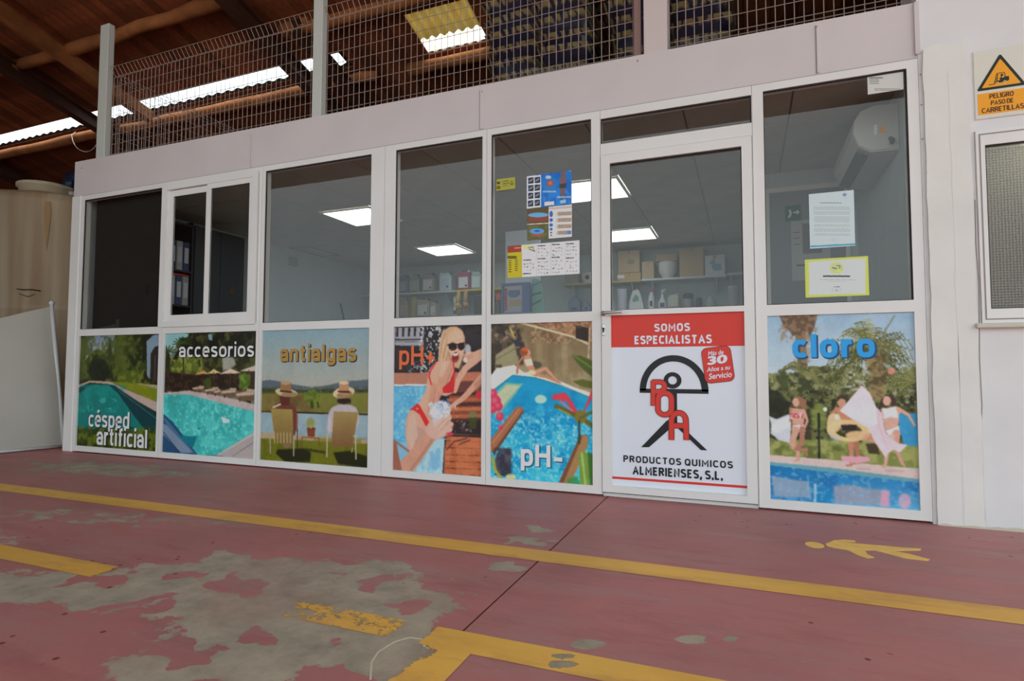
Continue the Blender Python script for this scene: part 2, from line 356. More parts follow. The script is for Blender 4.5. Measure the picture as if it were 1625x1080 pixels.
def print_mat(rough):
    key = 'printed_vinyl_%d' % (rough*100)
    if key in MATS: return MATS[key]
    m = bpy.data.materials.new(key); m.use_nodes = True; nt = m.node_tree; b = nt.nodes['Principled BSDF']
    a = nt.nodes.new('ShaderNodeAttribute'); a.attribute_name = 'print'; nt.links.new(a.outputs['Color'], b.inputs['Base Color'])
    b.inputs['Roughness'].default_value = rough; b.inputs['Specular IOR Level'].default_value = .18; MATS[key] = m; return m
# ================================================================== floor
BLOBS = [(1,-1.97,-1.74,0.06,0.02,0.10,-0.09),(1,-1.65,-1.82,0.46,0.19,0.13,-0.13),(1,-1.26,-1.57,0.07,0.03,0.06,-0.09),(1,-1.28,-1.91,0.31,0.13,0.16,-0.20),
(1,-1.60,-2.07,0.27,0.11,0.13,-0.12),(1,-2.13,-2.14,0.34,0.14,0.15,-0.10),(1,-2.38,-2.24,0.12,0.05,0.17,-0.09),(1,-1.23,-2.19,0.32,0.13,0.12,-0.12),
(1,-0.94,-2.14,0.16,0.07,0.10,-0.14),(1,-1.39,-2.44,0.26,0.11,0.07,-0.06),(-1,-1.91,-1.95,0.05,0.02,0.03,-0.02),(-1,-1.71,-1.92,0.08,0.03,0.05,-0.04),
(-1,-1.44,-1.75,0.05,0.02,0.02,-0.02),(-1,-1.23,-1.75,0.07,0.03,0.02,-0.03),(-1,-1.06,-1.88,0.05,0.02,0.02,-0.03),(-1,-1.33,-2.21,0.08,0.03,0.05,-0.05),
(-1,-1.47,-2.35,0.08,0.03,0.04,-0.03),(-1,-1.11,-2.19,0.02,0.01,0.02,-0.02),(-1,-2.19,-2.10,0.08,0.03,0.04,-0.03),(-1,-1.94,-2.44,0.11,0.04,0.14,-0.08),
(-1,-0.89,-2.28,0.04,0.02,0.02,-0.03),(-1,-1.81,-2.16,0.10,0.04,0.02,-0.02),(-1,-1.73,-2.58,0.15,0.06,0.11,-0.06),
(.9,-.92,-.85,.075,.02,.01,-.035),(.7,-.90,-1.04,.09,.02,.02,-.03),(.7,-.86,-1.39,.05,.02,.02,-.04),
(.35,-3.2,-1.5,1.2,.3,.1,-.12),(.4,-3.5,-2.0,.6,.1,.1,-.15),(.5,-4.6,-.5,.9,.1,.1,-.25)]
CHIPS = [(1.1,-0.425,-1.903,0.036,0.015,0.006,-0.022),(1.1,-0.158,-1.762,0.034,0.013,0.002,-0.020),(1.1,-0.463,-1.991,0.035,0.014,0.004,-0.013),(1.1,-0.455,-2.035,0.037,0.015,0.006,-0.019),(.9,-0.049,-1.713,0.017,0.006,0.000,-0.016)]
def _vn(x, y, sc, seed):
    r = np.random.default_rng(seed).random((64, 64)); u = (x*sc) % 64; v = (y*sc) % 64; i = np.floor(u).astype(int); j = np.floor(v).astype(int); f = u-i; g = v-j; f = f*f*(3-2*f); g = g*g*(3-2*g)
    return (r[j % 64, i % 64]*(1-f)+r[j % 64, (i+1) % 64]*f)*(1-g)+(r[(j+1) % 64, i % 64]*(1-f)+r[(j+1) % 64, (i+1) % 64]*f)*g-.5
def wear_field(x, y):
    x0, y0 = x, y
    x, y = x+_vn(x, y, 9, 1)*.13+_vn(x, y, 21, 2)*.07, y+_vn(x, y, 11, 3)*.13+_vn(x, y, 24, 4)*.06
    w = np.zeros_like(x)-.25
    pos = np.zeros_like(x); neg = np.zeros_like(x)
    for s, cx, cy, ux, uy, vx, vy in BLOBS:
        det = ux*vy-uy*vx; dx = x-cx; dy = y-cy; a = (dx*vy-dy*vx)/det; b = (-dx*uy+dy*ux)/det; g = np.exp(-(a*a+b*b)**1.5*.7)
        if s > 0: pos = np.maximum(pos, g*s)
        else: neg = np.maximum(neg, g*1.0)
    f = pos-neg*1.1
    f[(x > -.80) & (y < -1.3)] -= .75      # the repair stops at the joint
    for s, cx, cy, ux, uy, vx, vy in CHIPS:
        det = ux*vy-uy*vx; dx = x0-cx; dy = y0-cy; a = (dx*vy-dy*vx)/det; b = (-dx*uy+dy*ux)/det; f = np.maximum(f, np.exp(-(a*a+b*b)*.7)*s)
    return f
def floor_mat(name, base, worn, worn_th, bumpy=True, patches=True):
    m = bpy.data.materials.new(name); m.use_nodes = True; nt = m.node_tree; n = nt.nodes; L = nt.links; b = n['Principled BSDF']
    tc = n.new('ShaderNodeTexCoord'); at = n.new('ShaderNodeAttribute'); at.attribute_name = 'wear'
    def noise(sc, det=6, rough=.6, vec=None, scale=(1, 1, 1)):
        mp = n.new('ShaderNodeMapping'); mp.inputs['Scale'].default_value = scale; L.new(tc.outputs['Object'], mp.inputs[0])
        z = n.new('ShaderNodeTexNoise'); z.inputs['Scale'].default_value = sc; z.inputs['Detail'].default_value = det; z.inputs['Roughness'].default_value = rough; L.new(mp.outputs[0], z.inputs['Vector']); return z.outputs[0]
    def rng(v, a, c, lo=0., hi=1.):
        r = n.new('ShaderNodeMapRange'); r.inputs[1].default_value = a; r.inputs[2].default_value = c; r.inputs[3].default_value = lo; r.inputs[4].default_value = hi; L.new(v, r.inputs[0]); return r.outputs[0]
    def math_(op, a, c):
        q = n.new('ShaderNodeMath'); q.operation = op
        for i, v in enumerate((a, c)):
            if isinstance(v, (int, float)): q.inputs[i].default_value = v
            else: L.new(v, q.inputs[i])
        return q.outputs[0]
    def mixc(f, a, c):
        q = n.new('ShaderNodeMix'); q.data_type = 'RGBA'; L.new(f, q.inputs[0])
        for i, v in ((6, a), (7, c)):
            if isinstance(v, tuple): q.inputs[i].default_value = (*lin(v), 1)
            else: L.new(v, q.inputs[i])
        return q.outputs[2]
    edge = noise(6, 12, .72, scale=(1, 1.7, 1)); fine = noise(28, 9, .75)
    f = math_('ADD', at.outputs['Fac'], math_('MULTIPLY', math_('SUBTRACT', edge, .5), 1.5))
    f = math_('ADD', f, math_('MULTIPLY', math_('SUBTRACT', fine, .5), 1.0))
    mask = rng(f, worn_th, worn_th+.05)
    broad = noise(.9, 5, .6); streak = noise(2.2, 7, .7, scale=(.5, 2.5, 1))
    c = mixc(rng(broad, .35, .68), base, tuple(int(v*.86) for v in base) if not patches else (170, 112, 108))
    dust = (172, 146, 140) if patches else tuple(min(255, int(v*1.1)) for v in base)
    c = mixc(math_('MULTIPLY', rng(streak, .48, .75), .6), c, dust)
    c = mixc(math_('MULTIPLY', rng(fine, .58, .72), .35), c, (206, 172, 164)); c = mixc(math_('MULTIPLY', rng(noise(3.2, 8, .7, scale=(.6, 2, 1)), .5, .7), .45), c, (150, 84, 84))
    w2 = mixc(rng(noise(7, 8, .7), .35, .7), worn, tuple(int(v*.80) for v in worn))
    w2 = mixc(math_('MULTIPLY', rng(noise(1.6, 5), .5, .7), .45), w2, (168, 122, 114))
    # small dark chips
    vo = n.new('ShaderNodeTexVoronoi'); vo.inputs['Scale'].default_value = 16; vo.inputs['Randomness'].default_value = 1; L.new(tc.outputs['Object'], vo.inputs['Vector'])
    chip = math_('MULTIPLY', rng(vo.outputs['Distance'], .16, .10), rng(noise(1.3, 3), .57, .60))
    if patches: c = mixc(chip, c, (124, 56, 50))
    c = mixc(mask, c, w2)
    L.new(c, b.inputs['Base Color'])
    b.inputs['Roughness'].default_value = .55; b.inputs['Specular IOR Level'].default_value = .35
    L.new(rng(mask, 0, 1, .52, .78), b.inputs['Roughness'])
    h = math_('ADD', math_('MULTIPLY', mask, -.5), math_('MULTIPLY', noise(60, 5), .25)); bp = n.new('ShaderNodeBump'); bp.inputs['Strength'].default_value = .35; bp.inputs['Distance'].default_value = .004
    L.new(h, bp.inputs['Height']); L.new(bp.outputs[0], b.inputs['Normal'])
    if not patches:      # paint film that has worn through: the bare floor shows
        tr = n.new('ShaderNodeBsdfTransparent'); mx = n.new('ShaderNodeMixShader'); L.new(mask, mx.inputs[0]); L.new(b.outputs[0], mx.inputs[1]); L.new(tr.outputs[0], mx.inputs[2]); L.new(mx.outputs[0], n['Material Output'].inputs[0])
    return m
M_FLOOR = floor_mat('red_painted_concrete', (194, 122, 118), (190, 176, 154), .33)
M_LINE = floor_mat('yellow_line_paint', (252, 192, 86), (252, 192, 86), .66, patches=False)
def grid_floor(name, x0, x1, y0, y1, z, step, m, parent=None, field=None, **kw):
    xs = np.linspace(x0, x1, max(2, int((x1-x0)/step)+1)); ys = np.linspace(y0, y1, max(2, int((y1-y0)/step)+1)); XX, YY = np.meshgrid(xs, ys)
    h, w = XX.shape; co = np.stack([XX, YY, np.full_like(XX, z)], -1).reshape(-1, 3); i = np.arange(h*w).reshape(h, w)
    q = np.stack([i[:-1, :-1], i[:-1, 1:], i[1:, 1:], i[1:, :-1]], -1).reshape(-1, 4)
    me = bpy.data.meshes.new(name); me.from_pydata(co.tolist(), [], q.tolist()); me.materials.append(m)
    at = me.attributes.new('wear', 'FLOAT', 'POINT'); at.data.foreach_set('value', (field or wear_field)(XX, YY).reshape(-1).astype('f'))
    return link(name, me, parent, **kw)
fl = empty('floor', kind='structure')
for xa, xb, ya, yb, st in ((-15, -4.2, -8, 9, .08), (-4.2, -.785, -8, -3.4, .2), (-4.2, -.785, -3.4, .4, .022), (-4.2, -.785, .4, 9, .2), (-.779, 1.4, -8, -2.6, .1), (-.779, 1.4, -2.6, .3, .02), (-.779, 1.4, .3, 9, .2), (1.4, 8, -8, 9, .2)): grid_floor('slab', xa, xb, ya, yb, 0, st, M_FLOOR, fl)
mb = MB().box(-.80, -.76, -8, 0, -.03, -.006); mb.build('joint', mat('joint_dirt', (150, 92, 80), .9), fl)
MB().box(-15, 8, -8, 9, -.2, -.03).build('subfloor', mat('concrete_base', (120, 112, 104), .9), fl)
# painted lines
def line_wear(x, y): return np.interp(x, [-9, -2.55, -2.3, -2.15, -1.55, -1.42, -1.25, -.97, -.93, -.875, -.855, 5], [.05, .05, .35, 1.6, 1.6, .85, .60, .62, 1.6, 1.6, 0, 0])
grid_floor('painted_line', -9, 4.5, -1.285, -1.145, .0012, .03, M_LINE, None, label='long straight yellow line painted across the red floor, parallel to the shopfront', cat='floor marking')
grid_floor('painted_line', -9, -.70, -2.075, -1.96, .0012, .03, M_LINE, None, line_wear, label='worn and broken yellow line painted across the bare concrete patch in the left foreground', cat='floor marking')
e = empty('painted_line', label='yellow line with a square corner painted in the centre foreground, right of the floor joint', cat='floor marking')
grid_floor('line_arm', -.70, 1.5, -2.075, -1.96, .0012, .014, M_LINE, e); grid_floor('line_arm', -.83, -.70, -3.0, -1.9601, .0016, .03, M_LINE, e)
M_FIG = mat('yellow_figure_paint', (246, 200, 104), .6, noise=.08, nscale=20)
fg = [(.32,-.585),(.363,-.509),(.40,-.484),(.449,-.477),(.448,-.504),(.39,-.530),(.482,-.526),(.551,-.519),(.618,-.519),(.695,-.508),(.681,-.541),(.577,-.590),(.629,-.613),(.687,-.664),(.673,-.690),(.595,-.686),(.544,-.642),(.501,-.61),(.462,-.63),(.465,-.687),(.483,-.723),(.452,-.744),(.42,-.705),(.396,-.65),(.347,-.636),(.322,-.618)]
e = empty('pedestrian_symbol', label='yellow walking-person symbol painted on the floor in front of the right window', cat='floor marking')
MB().prism(fg, .0, .0012, 'z').build('figure_body', M_FIG, e)
MB().prism(circ(.273, -.621, .038, .047, 20), .0, .0012, 'z').build('figure_head', M_FIG, e)
# pale crack outline on the floor
M_CR = mat('crack_edge', (216, 200, 176), .9)
cp = [(-0.874, -2.284), (-0.923, -2.21), (-0.939, -2.157), (-0.932, -2.091), (-0.906, -2.051), (-0.871, -2.046), (-0.838, -2.082)]
L_, R_ = ribbon(cp, .006); MB().band(L_, R_, 0, .0008, 'z', closed=False).build('crack', M_CR, fl)
# ================================================================== warehouse shell
ROOF = lambda y: 5.70-.27*y
ra = math.atan(.27)
roof = empty('roof', kind='structure')
def board_mesh(y0, y1, w=.134):
    m = MB(); z0 = -.27*y0; z1 = -.27*y1
    m.add([(0, y0, z0), (w, y0, z0), (w, y1, z1), (0, y1, z1), (0, y0, z0+.02), (w, y0, z0+.02), (w, y1, z1+.02), (0, y1, z1+.02)],
          [(0,3,2,1),(4,5,6,7),(0,1,5,4),(1,2,6,5),(2,3,7,6),(3,0,4,7)]); return m.mesh('board', M_WOODBOARD)
b_full = board_mesh(-3.5, 9); b_a = board_mesh(-3.5, 2.65); b_b = board_mesh(2.91, 9); b_c = board_mesh(-3.5, 2.37); b_d = board_mesh(3.0, 9)
x = -15.0; k = 0
while x < 4.2:
    js = ((x*7.3) % 1)*.012
    if x < -5.02: ms = (b_a, b_b)
    elif -3.9 < x < -2.95: ms = (b_c, b_d)
    else: ms = (b_full,)
    for me in ms: link('roof_board', me, roof, (x, 0, 5.70+js))
    x += .142; k += 1
def slab(name, pts_yz, x0, x1, m, parent=None, **kw): return MB().prism(pts_yz, x0, x1, 'x').build(name, m, parent, **kw)
# underlay over the boards with the gaps left open, and the front slope of the gable
M_UNDER = mat('roof_underlay', (52, 30, 20), .9)
for (a, c, xa, xb) in ((-3.5, 2.37, -15, 4.3), (2.37, 2.65, -15, -3.9), (2.37, 2.65, -2.93, 4.3), (2.65, 2.91, -5.0, -3.9), (2.65, 2.91, -2.93, 4.3), (2.91, 3.0, -15, -3.9), (2.91, 3.0, -2.93, 4.3), (3.0, 9, -15, 4.3)):
    slab('underlay', [(a, ROOF(a)+.035), (c, ROOF(c)+.035), (c, ROOF(c)+.05), (a, ROOF(a)+.05)], xa, xb, M_UNDER, roof)
slab('front_slope', [(-8, 5.43), (-3.5, 6.64), (-3.5, 6.75), (-8, 5.53)], -15, 4.3, mat('front_roof_wood', (92, 50, 28), .8, noise=.2), roof)
slab('right_slope', [(-.2, 5.75), (9, 3.27), (9, 3.4), (-.2, 5.88)], 4.3, 9, MATS['front_roof_wood'], roof)
# corrugated sheet edge over the light gap
def corrugated(name, x0, x1, y0, y1, dz, amp, per, m, parent, th=.004):
    nx = int((x1-x0)/per*8); vs = []; fs = []
    for t in (0, th):
        for yy in (y0, y1):
            for i in range(nx+1):
                xx = x0+(x1-x0)*i/nx; vs.append((xx, yy, ROOF(yy)+dz+amp*math.cos(2*math.pi*xx/per)+t))
    n1 = nx+1
    for i in range(nx): fs += [(i, i+1, n1+i+1, n1+i), (2*n1+i, 3*n1+i, 3*n1+i+1, 2*n1+i+1), (i, 2*n1+i, 2*n1+i+1, i+1), (n1+i, n1+i+1, 3*n1+i+1, 3*n1+i)]
    return MB().add(vs, fs, True).build(name, m, parent)
corrugated('corrugated_sheet', -15, -5.0, 2.87, 3.25, .03, .014, .20, mat('dark_metal_sheet', (60, 50, 48), .6), roof)
def translucent(name, rgb, trans, dif):
    m = bpy.data.materials.new(name); m.use_nodes = True; nt = m.node_tree; n = nt.nodes; n.remove(n['Principled BSDF'])
    a = n.new('ShaderNodeBsdfTranslucent'); a.inputs[0].default_value = (*lin(rgb), 1); t = n.new('ShaderNodeBsdfTransparent'); t.inputs[0].default_value = (*trans, 1)
    tc = n.new('ShaderNodeTexCoord'); w = n.new('ShaderNodeTexNoise'); w.inputs['Scale'].default_value = 5; w.inputs['Detail'].default_value = 7
    nt.links.new(tc.outputs['Object'], w.inputs['Vector'])
    mr = n.new('ShaderNodeMapRange'); mr.inputs[1].default_value = .35; mr.inputs[2].default_value = .65; mr.inputs[3].default_value = max(0, dif-.2); mr.inputs[4].default_value = min(1, dif+.2); nt.links.new(w.outputs[0], mr.inputs[0])
    mx = n.new('ShaderNodeMixShader'); nt.links.new(mr.outputs[0], mx.inputs[0]); nt.links.new(a.outputs[0], mx.inputs[1]); nt.links.new(t.outputs[0], mx.inputs[2]); nt.links.new(mx.outputs[0], n['Material Output'].inputs[0]); return m
sk = empty('skylight', kind='structure')
corrugated('translucent_sheet', -3.90, -2.93, 2.37, 2.78, .03, .02, .125, translucent('yellowed_fibreglass', (170, 150, 100), (.42, .36, .20), .25), sk)
corrugated('translucent_sheet', -3.90, -2.93, 2.78, 3.02, .035, .02, .125, translucent('clear_fibreglass', (250, 240, 220), (1, .97, .9), .7), sk)
# purlins: rough logs lying across
def log(x0, x1, y, r, name='purlin', dz=-.09, wob=.02):
    rr = random.Random(int(x0*100+y*37)); n = max(3, int((x1-x0)/.5)); pts = []; rs = []
    for i in range(n+1):
        pts.append((x0+(x1-x0)*i/n, y+rr.uniform(-wob, wob), ROOF(y)+dz-r*.3+rr.uniform(-wob, wob)*.5)); rs.append(r*rr.uniform(.86, 1.12))
    MB().tube(pts, rs, 9, True).build(name, M_PURLIN, roof)
log(-15, -9.75, 1.5, .085); log(-9.75, -5.62, 1.5, .085); log(-15, -10.0, 2.94, .085); log(-9.6, -5.6, 2.98, .085)
log(-5.35, -4.95, 2.04, .085); log(-5.3, -2.2, 2.1, .075); log(-4.1, -2.0, 3.04, .085); log(-15, -5.0, .2, .085); log(-5.3, -4.6, 3.0, .07); log(-5, 3, .3, .08); log(-14, 3, 4.3, .08)
# rafters running up the slope
def rafter(x0, w, h, y0, y1, m, drop=.15, flange=False):
    for_ = MB()
    def bar(xa, xb, top, bot):
        for_.prism([(y0, ROOF(y0)-top), (y1, ROOF(y1)-top), (y1, ROOF(y1)-bot), (y0, ROOF(y0)-bot)], xa, xb, 'x')
    if flange:
        bar(x0, x0+w, drop, drop+.012); bar(x0, x0+w, drop+h-.012, drop+h); bar(x0+w/2-.006, x0+w/2+.006, drop+.012, drop+h-.012)
    else: bar(x0, x0+w, drop, drop+h)
    for_.build('rafter', m, roof)
rafter(-8.72, .13, .17, -3.4, 2.72, M_PURLIN); rafter(-9.85, .16, .20, -3.4, 9, M_STEEL, flange=True); rafter(-5.62, .16, .20, -3.4, 9, M_STEEL, flange=True)
rafter(-5.12, .15, .16, 1.9, 9, M_STEEL, flange=True); rafter(-1.5, .16, .20, -3.4, 9, M_STEEL, flange=True); rafter(-13.5, .16, .20, -3.4, 9, M_STEEL, flange=True)
# far walls of the warehouse, and unseen walls added to block light
M_FARW = mat('warehouse_wall', (86, 56, 42), .9, noise=.2)
MB().box(-15, 9, 9, 9.2, 0, 3.4).build('wall_back', M_FARW, None, kind='structure')
MB().prism([(-8, 0), (9, 0), (9, 3.3), (-3.5, 6.7), (-8, 5.5)], -15.2, -15, 'x').build('wall_left', M_FARW, None, kind='structure')
MB().prism([(-3.5, 0), (-.30, 0), (-.30, 5.7), (-3.5, 6.55)], -7.1, -6.95, 'x').build('shade_wall_left', M_FARW, None, kind='structure')  # unseen wall added to darken the left end and its glass reflections
MB().prism([(.32, 0), (9, 0), (9, 3.2), (.32, 5.55)], 6, 6.2, 'x').build('shade_wall_right', M_FARW, None, kind='structure')  # unseen wall added to keep side light out above the room
MB().box(-60, 60, -60, -8, -.25, -.02).build('ground_outside', mat('yard_concrete', (170, 164, 152), .9, noise=.08), None, kind='structure')
MB().box(8, 60, -8, 40, -.25, -.02).build('ground_side', MATS['yard_concrete'], None, kind='structure')
# ================================================================== right-hand masonry wall with pillar
MB().box(-15, -12, -8.2, -8, 0, 5.4).build('shade_wall_front', M_FARW, None, kind='structure')  # unseen wall piece added to cut daylight on the left
wr = empty('wall_right', kind='structure')
mw = MB(); y0, y1 = -.004, .3
for (xa, xb, za, zb) in ((.864, 1.09, 0, 5.6), (1.09, 2.0, 1.965, 5.6), (1.09, 2.0, 0, .99), (2.0, 6.2, 0, 5.6)): mw.box(xa, xb, y0, y1, za, zb)
mw.build('masonry', M_WALL, wr)
pp = [(.880, 0)]; rr = random.Random(3)
for i in range(1, 24): pp.append((.880+rr.uniform(-.003, .004), i*.104))
pp += [(.884, 2.425), (.93, 2.44), (1.0, 2.432), (1.058, 2.436), (1.070, 2.40)]
for i in range(22, 0, -1): pp.append((1.070+rr.uniform(-.005, .004), i*.104))
pp.append((1.072, 0))
MB().prism(pp, -.022, -.0045).build('pillar', M_PILLAR, wr)
MB().prism([(.985+rr.uniform(-.004, .004)+(.006 if s else 0), z) for s, zs in ((0, [i*.12 for i in range(20)]), (1, [i*.12 for i in range(19, -1, -1)])) for z in zs], -.0228, -.022).build('plaster_ridge', M_WALL, wr)
# crack and dirt at the foot
cr = [(1.083, 1.62), (1.080, 1.4), (1.086, 1.2), (1.082, 1.0), (1.078, .82), (1.081, .6), (1.072, .45), (1.074, .3), (1.070, .18), (1.075, .05), (1.074, .01)]
L_, R_ = ribbon(cr, .0035); MB().band(L_, R_, -.006, -.0042, closed=False).build('crack', M_SEAM, wr)
dirt = [(.882, .0)]+[(.882+i*.03, .006+.010*rr.random()) for i in range(16)]+[(1.36, 0)]
MB().prism([(a, c) for a, c in dirt], -.0245, -.0225).build('dirt_line', mat('foot_dirt', (206, 198, 178), .9), wr)
# ================================================================== the shop front
M_IN = MB()
def infill(x0, x1, z0=.061, z1=1.068): return MB().box(x0-.02, x1+.02, .012, .03, z0-.02, z1+.02)
FY0, FY1 = -.006, .055
def glass_unit(par, x0, x1, z0, z1, gy=.014):
    MB().frame(x0-.004, x1+.004, z0-.004, z1+.004, .008, .010, .008, .012, .001, .011).build('gasket', M_GASKET, par)
    me = bpy.data.meshes.new('glass_pane'); me.from_pydata([(x0-.01, gy, z0-.01), (x1+.01, gy, z0-.01), (x1+.01, gy, z1+.01), (x0-.01, gy, z1+.01)], [], [(0, 1, 2, 3)]); me.materials.append(M_GLASS)
    return link('glass_pane', me, par)
TOP, RAIL0, RAIL1, PB = 2.345, 1.068, 1.129, .061
bays = [(-5.73, -4.681), (-4.612, -3.590), (-3.529, -2.521), (-2.312, -1.625), (-1.56, -.874), (.121, .812)]
wins = []
edges = {0: (-5.775, -4.6465), 1: (-4.6465, -3.5595), 2: (-3.5595, -2.404), 3: (-2.404, -1.5925), 4: (-1.5925, -.816), 5: (.062, .863)}
for i, (x0, x1) in enumerate(bays):
    wdw = empty('window_%d' % (i+1), kind='structure'); wins.append(wdw); a, c = edges[i]
    f = MB()
    f.box(a+.0012, x0, FY0, FY1, .012, 2.388).box(x1, c-.0012, FY0, FY1, .012, 2.388)
    f.box(x0, x1, FY0, FY1, TOP, 2.388).box(x0, x1, FY0, FY1, RAIL0, RAIL1).box(x0, x1, FY0, FY1, .012, PB)
    f.build('frame', M_FRAME, wdw)
    infill(x0, x1).build('infill_panel', M_PWHITE, wdw)
    if i != 1: glass_unit(wdw, x0, x1, RAIL1, TOP)
# sliding window of the second bay
w2 = wins[1]
MB().frame(-4.679, -3.597, 1.122, 2.355, .055, .050, .05, .045, -.022, .02).build('slider_frame', M_FRAME, w2)
s1 = empty('sliding_sash', parent=w2, ); MB().frame(-4.622, -4.135, 1.172, 2.305, .060, .042, .052, .052, .0, .018).build('sash_frame', M_FRAME, s1); 
s2 = empty('sliding_sash', parent=w2, ); MB().frame(-4.150, -3.645, 1.172, 2.312, .045, .038, .050, .045, -.016, -.001).build('sash_frame', M_FRAME, s2)
for s_, (a, c, z0, z1, yy) in ((s1, (-4.562, -4.177, 1.224, 2.253, .010)), (s2, (-4.105, -3.683, 1.222, 2.267, -.008))):
    MB().frame(a-.002, c+.002, z0-.002, z1+.002, .005, .005, .005, .007, yy-.002, yy+.001).build('gasket', M_GASKET, s_)
    me = bpy.data.meshes.new('glass_pane'); me.from_pydata([(a, yy, z0), (c, yy, z0), (c, yy, z1), (a, yy, z1)], [], [(0, 1, 2, 3)]); me.materials.append(M_GLASS); link('glass_pane', me, s_)
# corner post, fascia and its cover strips
MB().bbox(-5.905, -5.7762, -.012, .10, 0, 2.395, .006).build('corner_post', M_FRAME, None, kind='structure').name = 'trim_1'
tr = empty('trim_2', kind='structure')
fz = lambda x: 2.734-.0055*(x+5.9)
MB().prism([(-5.905, 2.3885), (.865, 2.3885), (.865, fz(.865)-.004), (-5.905, fz(-5.905))], .004, .12).build('fascia_board', M_FASCIA, tr)
for xs, wv in ((-3.69, .012), (-1.634, .030), (.404, .014)):
    MB().bbox(xs-wv/2, xs+wv/2, -.003, .0045, 2.40, 2.672 if xs > -3 else 2.69, .002).build('joint_strip', M_FASCIA, tr)
    MB().box(xs-wv/2-.004, xs-wv/2-.0005, .0005, .0045, 2.40, 2.672).build('joint_gap', M_SEAM, tr)
MB().bbox(.852, .876, -.010, .0035, 2.41, 2.69, .002).build('joint_strip', M_FASCIA, tr)
MB().box(-5.90, .86, .0012, .0042, 2.3885, 2.3945).build('joint_gap', M_SEAM, tr)
for xs, zs in ((-5.80, 2.66), (.40, 2.66), (.862, 2.66), (.862, 2.43), (.872, 2.3), (.872, 2.14), (.872, 1.96), (-1.63, 2.655), (-.58, 2.665)):
    MB().lathe([(.0035, -.0085), (.0035, .003)], (xs, 0, zs), 8, axis='y').build('screw', M_SEAM, tr)
# door
dr = empty('door_1', (0, 0, 0), kind='structure')
MB().box(-.8152, -.8135, FY0, FY1, .012, 2.388).box(.0595, .0612, FY0, FY1, .012, 2.388).box(-.8135, .0595, FY0, FY1, 2.102, 2.174).box(-.8135, .0595, FY0, FY1, 2.335, 2.388).box(-.8135, .0595, .02, .06, .0, .024).build('frame', M_FRAME, dr)
glass_unit(dr, -.812, .058, 2.174, 2.335)
leaf = empty('door_leaf', parent=dr)
MB().frame(-.811, .0575, .030, 2.098, .055, .055, .040, .055, -.014, .045).box(-.757, .003, -.012, .045, RAIL0+.03, 1.130).build('leaf_frame', M_FRAME, leaf)
MB().box(-.757, .003, .016, .03, .06, 1.08).build('leaf_panel', M_PWHITE, leaf)
glass_unit(leaf, -.757, .003, 1.130, 2.042, .012)
MB().box(-.8135, -.8110, -.001, .02, .03, 2.1).box(.0575, .0595, -.001, .02, .03, 2.1).box(-.8135, .0595, -.001, .02, 2.098, 2.102).box(-.8135, .0595, .0, .02, .024, .030).build('door_gap', M_GASKET, dr)
hd = MB().lathe([(.016, -.020), (.016, -.014)], (-.800, 0, 1.112), 14, axis='y').tube([(-.800, -.018, 1.112), (-.800, -.052, 1.112), (-.788, -.060, 1.112), (-.74, -.062, 1.113), (-.680, -.060, 1.115)], [.009, .009, .010, .009, .008], 10)
hd.build('handle', M_CHROME, leaf)
lk = MB().bbox(-.808, -.790, -.019, -.013, .975, 1.048, .003); lk.build('lock_plate', M_CHROME, leaf)
MB().lathe([(.0065, -.026), (.0065, -.018)], (-.799, 0, 1.018), 12, axis='y').box(-.8025, -.7955, -.026, -.018, .995, 1.016).build('lock_cylinder', M_BLACK, leaf)
# right-hand masonry window
w9 = empty('window_7', kind='structure')
MB().frame(1.092, 2.0, 1.000, 1.962, .036, .036, .070, .075, -.018, .06).build('frame', M_FRAME, w9)
MB().frame(1.104, 1.99, 1.016, 1.945, .006, .006, .006, .006, -.0195, -.017).build('frame_groove', M_SEAM, w9)
MB().frame(1.127, 1.965, 1.069, 1.888, .006, .006, .006, .008, -.012, .01).build('gasket', M_GASKET, w9)
m = glass_mat('textured_glass', (.30, .30, .27), .25, .10); nt = m.node_tree; n = nt.nodes
tc = n.new('ShaderNodeTexCoord'); ck = n.new('ShaderNodeTexVoronoi'); ck.inputs['Scale'].default_value = 75; ck.inputs['Randomness'].default_value = .12; bp = n.new('ShaderNodeBump'); bp.inputs['Distance'].default_value = .004; bp.inputs['Strength'].default_value = 1
nt.links.new(tc.outputs['Object'], ck.inputs['Vector']); nt.links.new(ck.outputs['Distance'], bp.inputs['Height'])
for q in n:
    if q.type == 'BSDF_GLOSSY': nt.links.new(bp.outputs[0], q.inputs['Normal'])
tl = n.new('ShaderNodeBsdfTranslucent'); tl.inputs[0].default_value = (.30, .30, .27, 1); ad = n.new('ShaderNodeAddShader'); o_ = n['Material Output']; src = o_.inputs[0].links[0].from_socket
nt.links.new(src, ad.inputs[0]); nt.links.new(tl.outputs[0], ad.inputs[1]); nt.links.new(ad.outputs[0], o_.inputs[0]); nt.links.new(bp.outputs[0], tl.inputs['Normal'])
me = bpy.data.meshes.new('glass_pane'); me.from_pydata([(1.128, .0, 1.07), (1.964, .0, 1.07), (1.964, .0, 1.887), (1.128, .0, 1.887)], [], [(0, 1, 2, 3)]); me.materials.append(m); link('glass_pane', me, w9)
MB().bbox(1.060, 2.05, -.045, .05, .975, .999, .004).build('sill', mat('sill_stone', (206, 200, 186), .7), w9)
ld = bpy.data.lights.new('office_lamp', 'POINT'); ld.energy = 1.6; ld.color = (1, .93, .74); ld.shadow_soft_size = .06; lo = bpy.data.objects.new('office_lamp', ld); C.objects.link(lo); lo.location = (1.42, .22, 1.86)
tag(lo, 'warm lamp glowing behind the top of the textured glass on the right', 'lamp')
